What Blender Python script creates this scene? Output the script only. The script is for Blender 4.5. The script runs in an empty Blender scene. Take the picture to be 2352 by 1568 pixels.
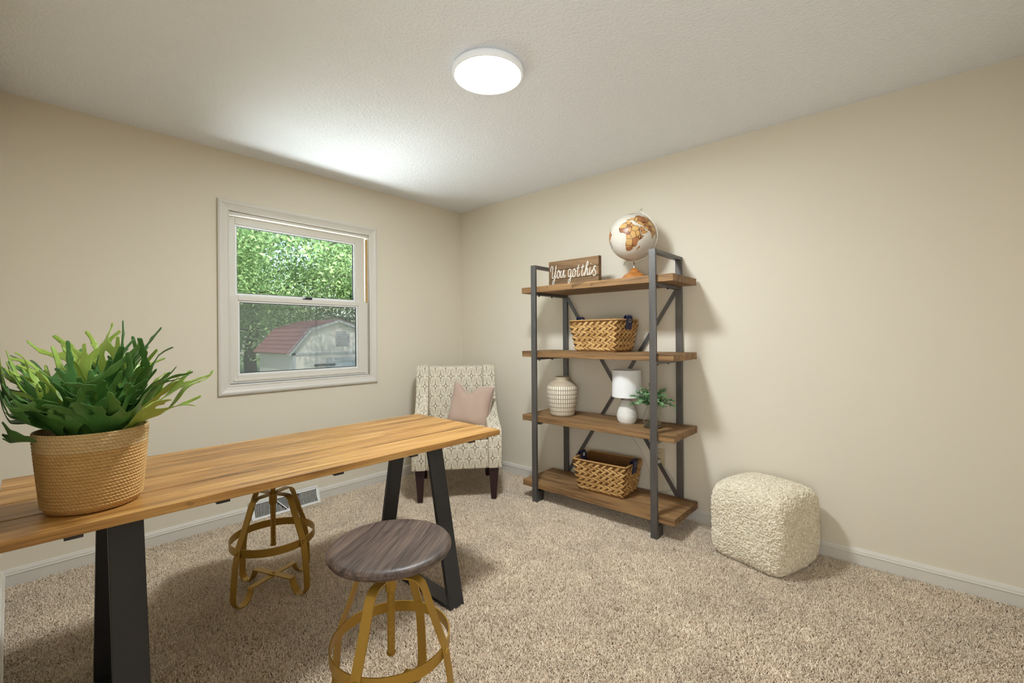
import bpy, bmesh, math, random
import numpy as np
from mathutils import Vector, Matrix
R = math.radians
random.seed(7)
rng = np.random.default_rng(11)
SC = bpy.context.scene
COL = SC.collection

# ------------------------------------------------------------------ camera
CAM = Vector((3.3307, -2.9816, 1.221))
cam_d = bpy.data.cameras.new('camera')
cam_d.sensor_width = 36.0
cam_d.lens = 36.0 * 1028.5 / 2352.0
cam_d.shift_y = -13.1 / 2352.0
cam_d.clip_start = 0.01
cam_d.clip_end = 200
cam = bpy.data.objects.new('camera', cam_d)
COL.objects.link(cam)
yaw, roll = 0.7283, -0.0069
fw = Vector((-math.sin(yaw), math.cos(yaw), 0)); rt = fw.cross(Vector((0, 0, 1))); up = Vector((0, 0, 1))
r2 = rt * math.cos(roll) + up * math.sin(roll); u2 = -rt * math.sin(roll) + up * math.cos(roll)
mw = Matrix((r2, u2, -fw)).transposed().to_4x4(); mw.translation = CAM
cam.matrix_world = mw
SC.camera = cam

# ------------------------------------------------------------------ view + world + daylight + fill lamps
vs = SC.view_settings
vs.view_transform = 'Standard'; vs.look = 'None'; vs.gamma = 1.0; vs.use_curve_mapping = False
vs.exposure = 0.33
w = bpy.data.worlds.new('sky'); SC.world = w; w.use_nodes = True
nt = w.node_tree; nt.nodes.clear()
sky = nt.nodes.new('ShaderNodeTexSky'); sky.sky_type = 'NISHITA'; sky.sun_disc = False
sky.sun_elevation = R(50); sky.sun_rotation = R(110); sky.air_density = 1.2; sky.dust_density = 1.5
bgn = nt.nodes.new('ShaderNodeBackground'); bgn.inputs['Strength'].default_value = 0.5
wo = nt.nodes.new('ShaderNodeOutputWorld')
nt.links.new(sky.outputs[0], bgn.inputs[0]); nt.links.new(bgn.outputs[0], wo.inputs[0])
sun_d = bpy.data.lights.new('sun', 'SUN'); sun_d.energy = 7.0; sun_d.angle = R(0.6); sun_d.color = (1, .95, .86)
sun = bpy.data.objects.new('sun', sun_d); COL.objects.link(sun)
sun.rotation_euler = Vector((-0.62, 0.30, -0.90)).to_track_quat('-Z', 'Y').to_euler(); sun.location = (6, -6, 12)
# area lamp added to brighten the ceiling through the window, for sunlit ground outside
gl_d = bpy.data.lights.new('ground_bounce_fill', 'AREA'); gl_d.shape = 'RECTANGLE'; gl_d.size = 6.0; gl_d.size_y = 5.0
gl_d.energy = 1600; gl_d.color = (.95, .98, 1)
gl = bpy.data.objects.new('ground_bounce_fill', gl_d); COL.objects.link(gl)
gl.location = (-4.1, -2.9, -1.02)
gl.rotation_euler = Vector((0, 0, 1)).to_track_quat('-Z', 'Y').to_euler()
# smaller area lamp added outside to concentrate the bright spot on the ceiling
gp_d = bpy.data.lights.new('ceiling_spot_fill', 'AREA'); gp_d.shape = 'RECTANGLE'; gp_d.size = 1.3; gp_d.size_y = 1.6
gp_d.energy = 62; gp_d.color = (1, .985, .96)
gp = bpy.data.objects.new('ceiling_spot_fill', gp_d); COL.objects.link(gp)
gp.location = (-1.05, -3.25, -0.6); gp.rotation_euler = Vector((.5, .7, 1)).to_track_quat('-Z', 'Y').to_euler()
# unseen area lamp added in the hall to fill the room through the doorway
gh_d = bpy.data.lights.new('hall_fill', 'AREA'); gh_d.shape = 'RECTANGLE'; gh_d.size = .7; gh_d.size_y = 1.9
gh_d.energy = 36; gh_d.color = (.95, .98, 1)
gh = bpy.data.objects.new('hall_fill', gh_d); COL.objects.link(gh)
gh.location = (3.62, -3.80, 1.1); gh.rotation_euler = Vector((-.75, .66, 0)).to_track_quat('-Z', 'Z').to_euler()
LAMP_STRENGTH = 166.0

# ------------------------------------------------------------------ helpers
def tag(o, label=None, cat=None, group=None, kind=None):
    if label: o['label'] = label
    if cat: o['category'] = cat
    if group: o['group'] = group
    if kind: o['kind'] = kind
    return o

def empty(name, loc=(0, 0, 0), rz=0.0):
    o = bpy.data.objects.new(name, None); COL.objects.link(o)
    o.empty_display_size = 0.05; o.location = loc; o.rotation_euler = (0, 0, rz)
    return o

class MB:
    def __init__(s):
        s.v = []; s.f = []; s.uv = {}
    def add(s, vs_, fs_, uvs=None):
        b = len(s.v); s.v += [tuple(p) for p in vs_]
        for i, f in enumerate(fs_):
            if uvs is not None: s.uv[len(s.f)] = uvs[i]
            s.f.append(tuple(b + k for k in f))
        return s
    def box(s, x0, x1, y0, y1, z0, z1, M=None):
        p = [(x, y, z) for z in (z0, z1) for y in (y0, y1) for x in (x0, x1)]
        if M is not None: p = [M @ Vector(q) for q in p]
        return s.add(p, [(0, 2, 3, 1), (4, 5, 7, 6), (0, 1, 5, 4), (2, 6, 7, 3), (0, 4, 6, 2), (1, 3, 7, 5)])
    def prism(s, poly, a, b, f):
        """poly: 2-D outline (counter-clockwise seen from +), extruded from a to b; f(u,v,t) -> 3-D point"""
        n = len(poly)
        s.add([f(u, v, a) for u, v in poly] + [f(u, v, b) for u, v in poly],
              [tuple(range(n))[::-1], tuple(range(n, 2 * n))] + [(i, (i + 1) % n, n + (i + 1) % n, n + i) for i in range(n)])
        return s
    def lathe(s, prof, n=32, c=(0, 0, 0), cap0=True, cap1=True, fr=None):
        vs_ = []; fs_ = []; uvs = []
        L = [0]
        for i in range(1, len(prof)): L.append(L[-1] + math.dist(prof[i], prof[i - 1]))
        for r, z in prof:
            for k in range(n):
                a = 2 * math.pi * k / n
                rr = r * (fr(a, z) if fr else 1)
                vs_.append((c[0] + rr * math.cos(a), c[1] + rr * math.sin(a), c[2] + z))
        m = len(prof)
        for i in range(m - 1):
            for k in range(n):
                k2 = (k + 1) % n
                fs_.append((i * n + k, i * n + k2, (i + 1) * n + k2, (i + 1) * n + k))
                uvs.append([(k / n, L[i]), ((k + 1) / n, L[i]), ((k + 1) / n, L[i + 1]), (k / n, L[i + 1])])
        if cap0 and prof[0][0] > 1e-6: fs_.append(tuple(range(n))[::-1]); uvs.append([(0, 0)] * n)
        if cap1 and prof[-1][0] > 1e-6: fs_.append(tuple(range((m - 1) * n, m * n))); uvs.append([(0, L[-1])] * n)
        return s.add(vs_, fs_, uvs)
    def tube(s, path, r, n=8, closed=False, up_=(0, 0, 1)):
        P = [Vector(p) for p in path]; m = len(P); vs_ = []
        nrm = None
        for i in range(m):
            t = (P[(i + 1) % m] - P[i - 1]) if closed else (P[min(i + 1, m - 1)] - P[max(i - 1, 0)])
            t.normalize()
            if nrm is None:
                nrm = Vector(up_) if abs(t.dot(Vector(up_))) < .95 else Vector((1, 0, 0))
            nrm = (nrm - t * nrm.dot(t)).normalized(); b = t.cross(nrm)
            rr = r[i] if isinstance(r, (list, tuple)) else r
            for k in range(n):
                a = 2 * math.pi * k / n
                vs_.append(P[i] + (nrm * math.cos(a) + b * math.sin(a)) * rr)
        fs_ = []
        for i in range(m if closed else m - 1):
            j = (i + 1) % m
            for k in range(n):
                k2 = (k + 1) % n
                fs_.append((i * n + k, i * n + k2, j * n + k2, j * n + k))
        if not closed: fs_ += [tuple(range(n))[::-1], tuple(range((m - 1) * n, m * n))]
        return s.add(vs_, fs_)
    def band(s, path, side, w, t):
        """flat metal strip along path; side = direction of its width, t = thickness"""
        P = [Vector(p) for p in path]; S = Vector(side).normalized(); vs_ = []; m = len(P)
        for i in range(m):
            tg = (P[min(i + 1, m - 1)] - P[max(i - 1, 0)]).normalized(); nn = tg.cross(S).normalized()
            for a, b in ((-1, -1), (1, -1), (1, 1), (-1, 1)):
                vs_.append(P[i] + S * (a * w / 2) + nn * (b * t / 2))
        fs_ = [(0, 1, 2, 3), tuple((m - 1) * 4 + k for k in (3, 2, 1, 0))]
        for i in range(m - 1):
            for k in range(4):
                k2 = (k + 1) % 4
                fs_.append((i * 4 + k, (i + 1) * 4 + k, (i + 1) * 4 + k2, i * 4 + k2))
        return s.add(vs_, fs_)
    def mesh(s, name):
        me = bpy.data.meshes.new(name); me.from_pydata(s.v, [], s.f)
        if s.uv:
            ul = me.uv_layers.new(name='UVMap')
            for p in me.polygons:
                u = s.uv.get(p.index)
                if u:
                    for k, li in enumerate(p.loop_indices): ul.data[li].uv = u[k]
        me.validate(); me.update()
        bm = bmesh.new(); bm.from_mesh(me); bmesh.ops.recalc_face_normals(bm, faces=bm.faces); bm.to_mesh(me); bm.free()
        return me
    def build(s, name, mat, parent=None, smooth=None, bevel=0, seg=2, loc=None, rot=None):
        return mk(name, s.mesh(name), mat, parent, smooth, bevel, seg, loc, rot)

def mk(name, me, mat, parent=None, smooth=None, bevel=0, seg=2, loc=None, rot=None):
    o = bpy.data.objects.new(name, me); COL.objects.link(o)
    if mat and not me.materials: me.materials.append(mat)
    if parent: o.parent = parent
    if loc: o.location = loc
    if rot: o.rotation_euler = rot
    if smooth is not None:
        me.polygons.foreach_set('use_smooth', [True] * len(me.polygons))
        if smooth < 179: me.set_sharp_from_angle(angle=R(smooth))
    if bevel:
        md = o.modifiers.new('bevel', 'BEVEL'); md.width = bevel; md.segments = seg; md.limit_method = 'ANGLE'; md.angle_limit = R(35)
        me.polygons.foreach_set('use_smooth', [True] * len(me.polygons)); me.set_sharp_from_angle(angle=R(50)) if seg < 3 else None
        if seg >= 2: md.harden_normals = seg < 3
    return o

def share(o, parent=None, loc=None, rot=None, scale=None):
    c = o.copy(); COL.objects.link(c)
    if parent: c.parent = parent
    if loc is not None: c.location = loc
    if rot is not None: c.rotation_euler = rot
    if scale is not None: c.scale = scale
    return c

def boxuv(me):
    ul = me.uv_layers.new(name='UVMap') if not me.uv_layers else me.uv_layers[0]
    for p in me.polygons:
        n = p.normal; ax = max(range(3), key=lambda i: abs(n[i]))
        for li in p.loop_indices:
            c = me.vertices[me.loops[li].vertex_index].co
            ul.data[li].uv = ((c.y, c.z) if ax == 0 else (c.x, c.z) if ax == 1 else (c.x, c.y))

# ------------------------------------------------------------------ materials
class NT:
    def __init__(s, name):
        s.m = bpy.data.materials.new(name); s.m.use_nodes = True; s.t = s.m.node_tree
        s.p = s.t.nodes['Principled BSDF']; s.o = s.t.nodes['Material Output']
    def n(s, typ, **kw):
        x = s.t.nodes.new('ShaderNode' + typ)
        for k, v in kw.items(): setattr(x, k, v)
        return x
    def l(s, a, b): s.t.links.new(a, b)
    def setv(s, sock, v):
        if hasattr(v, 'node'): s.l(v, sock)
        else: sock.default_value = v
    def math(s, op, a, b=None, c=None, clamp=False):
        x = s.n('Math', operation=op); x.use_clamp = clamp
        for i, v in enumerate((a, b, c)):
            if v is not None: s.setv(x.inputs[i], v)
        return x.outputs[0]
    def mix(s, f, a, b):
        x = s.n('Mix', data_type='RGBA'); s.setv(x.inputs[0], f)
        for i, v in ((6, a), (7, b)):
            if hasattr(v, 'node'): s.l(v, x.inputs[i])
            else: x.inputs[i].default_value = (*v, 1)
        return x.outputs[2]
    def noise(s, vec, scale, detail=3, rough=.5, dist=0.0):
        x = s.n('TexNoise'); x.inputs['Scale'].default_value = scale; x.inputs['Detail'].default_value = detail
        x.inputs['Roughness'].default_value = rough; x.inputs['Distortion'].default_value = dist
        if vec is not None: s.l(vec, x.inputs['Vector'])
        return x.outputs[0]
    def ramp(s, f, pts):
        x = s.n('ValToRGB'); s.l(f, x.inputs[0]); e = x.color_ramp.elements
        while len(e) < len(pts): e.new(.5)
        for el, (p, c) in zip(e, pts): el.position = p; el.color = (*c, 1) if len(c) == 3 else c
        return x.outputs[0]
    def coord(s, kind='Object'): return s.n('TexCoord').outputs[kind]
    def mapping(s, vec, scale=(1, 1, 1), loc=(0, 0, 0), rot=(0, 0, 0)):
        x = s.n('Mapping'); s.l(vec, x.inputs[0]); x.inputs['Location'].default_value = loc
        x.inputs['Rotation'].default_value = rot; x.inputs['Scale'].default_value = scale
        return x.outputs[0]
    def bump(s, h, strength=.3, dist=.002):
        x = s.n('Bump'); s.l(h, x.inputs['Height']); x.inputs['Strength'].default_value = strength; x.inputs['Distance'].default_value = dist
        s.l(x.outputs[0], s.p.inputs['Normal']); return x
    def base(s, c, rough=.5, metal=0, spec=.5):
        s.setv(s.p.inputs['Base Color'], (*c, 1) if isinstance(c, tuple) else c)
        s.setv(s.p.inputs['Roughness'], rough); s.p.inputs['Metallic'].default_value = metal
        s.p.inputs['Specular IOR Level'].default_value = spec
        return s

def srgb(r, g, b):
    f = lambda c: (c / 255 / 12.92) if c <= 10 else ((c / 255 + .055) / 1.055) ** 2.4
    return (f(r), f(g), f(b))

def plain(name, c, rough=.5, metal=0, var=.06, nscale=8, bump=0, bscale=200, spec=.5):
    t = NT(name); co = t.coord()
    k = t.noise(co, nscale, 4)
    lo = tuple(x * (1 - var) for x in c); hi = tuple(min(1, x * (1 + var)) for x in c)
    t.base(t.mix(k, lo, hi), rough, metal, spec)
    if bump: t.bump(t.noise(co, bscale, 2), bump, .001)
    return t.m

def wood(name, dark, mid, light, axis=1, rough=.45, grain=1.0, knots=.25, spec=.5, vary=.15):
    """long-grain timber; axis = direction of the grain in object space; every object gets its own piece of grain"""
    t = NT(name); co = t.coord(); oi = t.n('ObjectInfo')
    off = t.n('VectorMath', operation='SCALE'); cx = t.n('CombineXYZ')
    t.l(oi.outputs['Random'], cx.inputs[0]); t.l(t.math('MULTIPLY', oi.outputs['Random'], 3.7), cx.inputs[1]); t.l(t.math('MULTIPLY', oi.outputs['Random'], 1.9), cx.inputs[2])
    t.l(cx.outputs[0], off.inputs[0]); off.inputs['Scale'].default_value = 40
    ad = t.n('VectorMath', operation='ADD'); t.l(co, ad.inputs[0]); t.l(off.outputs[0], ad.inputs[1])
    sc = [14, 14, 14]; sc[axis] = 1.1
    g1 = t.noise(t.mapping(ad.outputs[0], tuple(x * grain for x in sc)), 1.0, 5, .6, 1.2)
    sc2 = [95, 95, 95]; sc2[axis] = 3.0
    g2 = t.noise(t.mapping(ad.outputs[0], tuple(x * grain for x in sc2)), 1.0, 3, .6, .3)
    sc3 = [5, 5, 5]; sc3[axis] = 1.6
    g3 = t.noise(t.mapping(ad.outputs[0], tuple(x * grain for x in sc3)), 1.0, 2, .5, 2.5)
    f = t.math('ADD', t.math('MULTIPLY', g1, .6), t.math('MULTIPLY', g2, .4))
    c = t.ramp(f, [(.34, dark), (.50, mid), (.66, light)])
    kn = t.math('MULTIPLY', t.math('GREATER_THAN', g3, .66), knots)
    c = t.mix(kn, c, tuple(x * .6 for x in dark))
    v = t.math('ADD', 1 - vary, t.math('MULTIPLY', oi.outputs['Random'], 2 * vary))
    hs = t.n('HueSaturation'); t.l(c, hs.inputs['Color']); t.l(v, hs.inputs['Value'])
    t.base(hs.outputs[0], t.math('ADD', rough - .08, t.math('MULTIPLY', g1, .2)), 0, spec)
    t.bump(t.math('ADD', t.math('MULTIPLY', g1, .5), g2), .35, .0012)
    return t.m

M = {}
def wallpaint(name, c):
    t = NT(name); co = t.coord()
    t.base(t.mix(t.noise(co, 1.3, 2), tuple(x * .985 for x in c), c), .75, 0, .3)
    t.bump(t.math('ADD', t.noise(co, 90, 3), t.noise(co, 260, 2)), .10, .0015)
    return t.m
M['wall'] = wallpaint('wall_paint', (.80, .728, .60))
def ceilmat():
    t = NT('ceiling_paint'); co = t.coord()
    t.base((.87, .89, .93), .6, 0, .45)
    vo = t.n('TexVoronoi'); vo.inputs['Scale'].default_value = 75; t.l(co, vo.inputs['Vector'])
    t.bump(t.math('ADD', t.noise(co, 60, 4, .7), t.math('MULTIPLY', vo.outputs['Distance'], .6)), .5, .008)
    return t.m
M['ceil'] = ceilmat()
M['trim'] = plain('white_trim_paint', (.74, .70, .635), .45, var=.02)
M['vinyl'] = plain('window_vinyl', (.75, .71, .64), .4, var=.015)
M['vinyl_bright'] = plain('window_vinyl_white', (.86, .86, .84), .35, var=.01)
M['gasket'] = plain('black_gasket', (.015, .016, .017), .6)
M['rawwood'] = plain('bare_jamb_wood', srgb(196, 160, 104), .7, var=.2, nscale=30)
M['black'] = plain('black_plastic', (.012, .012, .012), .45)

def glassmat(name, tint, gloss):
    t = NT(name); t.t.nodes.remove(t.p)
    tr = t.n('BsdfTransparent'); tr.inputs[0].default_value = (*tint, 1)
    gl_ = t.n('BsdfGlossy'); gl_.inputs['Roughness'].default_value = .02
    mx = t.n('MixShader'); mx.inputs[0].default_value = gloss
    t.l(tr.outputs[0], mx.inputs[1]); t.l(gl_.outputs[0], mx.inputs[2]); t.l(mx.outputs[0], t.o.inputs[0])
    return t.m
M['pane'] = glassmat('window_glass', (.93, .96, .95), .05)
def screenmat():
    t = NT('insect_screen_mesh'); co = t.coord()
    tr = t.n('BsdfTransparent'); tr.inputs[0].default_value = (1, 1, 1, 1)
    t.base(t.mix(t.noise(co, 6, 2), (.15, .16, .165), (.22, .225, .225)), .8)
    mx = t.n('MixShader'); mx.inputs[0].default_value = .42
    t.l(tr.outputs[0], mx.inputs[1]); t.l(t.p.outputs[0], mx.inputs[2]); t.l(mx.outputs[0], t.o.inputs[0])
    return t.m
M['screen'] = screenmat()

def carpetmat(name):
    t = NT(name); oi = t.n('ObjectInfo'); geo = t.n('NewGeometry')
    pile = t.noise(geo.outputs['Position'], 3.2, 4, .6, .6)
    c = t.ramp(oi.outputs['Random'], [(0, srgb(188, 168, 146)), (.4, srgb(224, 206, 184)), (1, srgb(246, 234, 214))])
    hs = t.n('HueSaturation'); t.l(c, hs.inputs['Color'])
    t.l(t.math('ADD', .74, t.math('MULTIPLY', pile, .56)), hs.inputs['Value'])
    t.base(hs.outputs[0], .95, 0, .1)
    return t.m
M['pile'] = carpetmat('carpet_yarn')
M['carpetback'] = plain('carpet_backing', srgb(176, 156, 136), .95, var=.2, nscale=60)

M['table'] = wood('oiled_acacia_boards', srgb(100, 64, 28), srgb(170, 122, 62), srgb(202, 158, 96), 1, .36, 1.0, .3)
M['shelfwood'] = wood('reclaimed_fir', srgb(74, 50, 28), srgb(136, 102, 64), srgb(168, 130, 86), 0, .6, .9, .5)
M['signwood'] = wood('weathered_sign_board', srgb(92, 68, 44), srgb(136, 106, 74), srgb(164, 130, 94), 0, .7, 1.6, .3)
M['seatwood'] = wood('grey_walnut', srgb(42, 32, 28), srgb(82, 67, 59), srgb(112, 92, 78), 1, .42, 2.0, .3, vary=.28)
M['globewood'] = wood('honey_turned_wood', srgb(158, 92, 40), srgb(192, 124, 62), srgb(212, 148, 84), 2, .3, 3, 0)
M['blackmetal'] = plain('black_powder_coat', (.022, .022, .025), .42, 0, .1, 40, .05, 400)
M['brass'] = plain('brushed_gold_paint', srgb(172, 134, 54), .38, .45, .08, 12)
def steelmat():
    t = NT('raw_steel'); co = t.coord()
    g = t.noise(t.mapping(co, (120, 120, 4)), 1, 4, .6); g2 = t.noise(co, 7, 3)
    t.base(t.mix(t.math('ADD', t.math('MULTIPLY', g, .6), t.math('MULTIPLY', g2, .4)), (.062, .058, .057), (.25, .24, .232)), t.math('ADD', .34, t.math('MULTIPLY', g, .2)), .7)
    return t.m
M['steel'] = steelmat()
M['bolt'] = plain('black_bolt', (.01, .01, .01), .5, .4)
M['chrome'] = plain('satin_nickel', (.62, .58, .53), .25, 1.0, .05)
M['espresso'] = plain('espresso_leg', srgb(52, 32, 34), .35, 0, .2, 20)
M['navy'] = plain('navy_leather', (.012, .014, .06), .4, 0, .25, 40, .2, 300)
M['rope'] = plain('hyacinth_rope', srgb(176, 134, 80), .8, 0, .25, 60, .5, 250)
M['basketback'] = plain('basket_core', srgb(120, 82, 40), .85, 0, .3, 50, .5, 200)
def strandmat():
    t = NT('water_hyacinth'); co = t.coord(); oi = t.n('ObjectInfo')
    f = t.noise(t.mapping(co, (20, 260, 260)), 1, 3)
    c = t.mix(oi.outputs['Random'], srgb(184, 138, 80), srgb(226, 184, 120))
    c = t.mix(t.math('MULTIPLY', f, .45), c, srgb(122, 84, 42))
    t.base(c, .6, 0, .4); t.bump(f, .5, .001); return t.m
M['strand'] = strandmat()
M['ceramic'] = plain('white_ceramic', (.80, .77, .72), .45, 0, .03)
M['shade'] = plain('white_linen_shade', (.84, .83, .82), .85, 0, .02, 60, .2, 700)
M['diffshell'] = plain('white_lamp_shell', (.86, .87, .88), .4, 0, .01)
M['plate'] = plain('ivory_plastic', srgb(206, 192, 160), .4, 0, .02)
M['cord'] = plain('clear_white_cord', (.66, .63, .58), .4, 0, .03)
M['cushion'] = plain('dusty_pink_linen', srgb(190, 164, 148), .9, 0, .07, 14, .35, 500, .2)
M['piping'] = plain('pale_piping', srgb(214, 200, 186), .85, 0, .06, 200)

# ------------------------------------------------------------------ room shell
XW, YN, H = 3.80, -3.017, 2.44
WY0, WY1, WZ0, WZ1 = -2.035, -1.002, 0.905, 2.062     # rough window opening
DX0, DX1, DZ = 2.72, 3.62, 2.06                       # doorway the photographer stands in

mb = MB().box(-.14, XW + .14, YN - 1.5, .14, -.12, -.006)
tag(mb.build('floor', M['carpetback']), 'beige carpeted floor of the room', kind='structure')
mb = MB().box(-.14, XW + .14, YN - 1.5, .14, H, H + .1)
tag(mb.build('ceiling', M['ceil']), 'pale grey stippled ceiling', kind='structure')
mb = MB().box(-.14, 0, YN - 1.5, WY0, -.12, H).box(-.14, 0, WY1, .14, -.12, H).box(-.14, 0, WY0, WY1, -.12, WZ0).box(-.14, 0, WY0, WY1, WZ1, H)
tag(mb.build('wall_left', M['wall']), 'cream painted wall with the window', kind='structure')
tag(MB().box(0, XW + .14, 0, .14, -.12, H).build('wall_right', M['wall']), 'cream painted wall behind the bookshelf', kind='structure')
tag(MB().box(XW, XW + .14, YN - 1.5, 0, -.12, H).build('wall_back', M['wall']), 'cream painted wall out of view on the right', kind='structure')
mb = MB().box(0, DX0, YN - .12, YN, -.12, H).box(DX1, XW, YN - .12, YN, -.12, H).box(DX0, DX1, YN - .12, YN, DZ, H)
tag(mb.build('wall_front', M['wall']), 'cream painted wall with the doorway', kind='structure')
tag(MB().box(0, XW, YN - 1.5, YN - 1.38, -.12, H).build('wall_hall', M['wall']), 'cream painted hall wall beyond the doorway', kind='structure')

# baseboards: flat board with a moulded cap
bp = [(0, -.006), (.012, -.006), (.012, .056), (.0145, .058), (.0145, .062), (.0115, .064), (.0105, .074), (.0075, .080), (.0065, .084), (0, .086)]
def baseboard(name, f, a, b, label):
    tag(MB().prism(bp, a, b, f).build(name, M['trim']), label, kind='structure')
baseboard('baseboard_left', lambda u, v, t: (u, t, v), YN, 0, 'white baseboard under the window')
baseboard('baseboard_right', lambda u, v, t: (t, -u, v), 0, XW, 'white baseboard behind the bookshelf')
baseboard('baseboard_front', lambda u, v, t: (t, YN + u, v), 0, DX0 - .06, 'white baseboard at the left edge')
baseboard('baseboard_back', lambda u, v, t: (XW - u, t, v), YN, 0, 'white baseboard out of view')
# door casing around the doorway behind the camera
mb = MB()
for x0, x1 in ((DX0 - .06, DX0), (DX1, DX1 + .06)): mb.box(x0, x1, YN, YN + .012, -.006, DZ + .06)
mb.box(DX0, DX1, YN, YN + .012, DZ, DZ + .06)
tag(mb.build('trim_1', M['trim']), 'white door casing around the doorway', kind='structure')

# ------------------------------------------------------------------ carpet pile
def geo_tree(name):
    g = bpy.data.node_groups.new(name, 'GeometryNodeTree')
    g.interface.new_socket('Geometry', in_out='INPUT', socket_type='NodeSocketGeometry')
    g.interface.new_socket('Geometry', in_out='OUTPUT', socket_type='NodeSocketGeometry')
    return g, g.nodes.new('NodeGroupInput'), g.nodes.new('NodeGroupOutput')

def carpet():
    mb = MB(); mb.add([(0.013, YN + .013, -.004), (XW - .013, YN + .013, -.004), (XW - .013, -.013, -.004), (0.013, -.013, -.004)], [(0, 1, 2, 3)])
    o = mb.build('carpet_pile', M['pile'])
    g, gi, go = geo_tree('pile')
    d = g.nodes.new('GeometryNodeDistributePointsOnFaces'); d.inputs['Density'].default_value = 52000
    c = g.nodes.new('GeometryNodeMeshCone'); c.inputs['Vertices'].default_value = 4
    c.inputs['Radius Top'].default_value = .0011; c.inputs['Radius Bottom'].default_value = .0028; c.inputs['Depth'].default_value = .012
    sm = g.nodes.new('GeometryNodeSetMaterial'); sm.inputs['Material'].default_value = M['pile']
    rv = g.nodes.new('FunctionNodeRandomValue'); rv.data_type = 'FLOAT_VECTOR'
    rv.inputs[0].default_value = (-.75, -.75, 0); rv.inputs[1].default_value = (.75, .75, 6.28)
    rs = g.nodes.new('FunctionNodeRandomValue'); rs.inputs[2].default_value = .65; rs.inputs[3].default_value = 1.25; rs.inputs['Seed'].default_value = 5
    ip = g.nodes.new('GeometryNodeInstanceOnPoints')
    L = g.links.new
    L(gi.outputs[0], d.inputs[0]); L(d.outputs[0], ip.inputs['Points']); L(c.outputs['Mesh'], sm.inputs[0]); L(sm.outputs[0], ip.inputs['Instance'])
    L(rv.outputs[0], ip.inputs['Rotation']); L(rs.outputs[1], ip.inputs['Scale']); L(ip.outputs[0], go.inputs[0])
    md = o.modifiers.new('pile', 'NODES'); md.node_group = g
    tag(o, 'short beige twist pile of the carpet', 'carpet', kind='stuff')
carpet()

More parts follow.
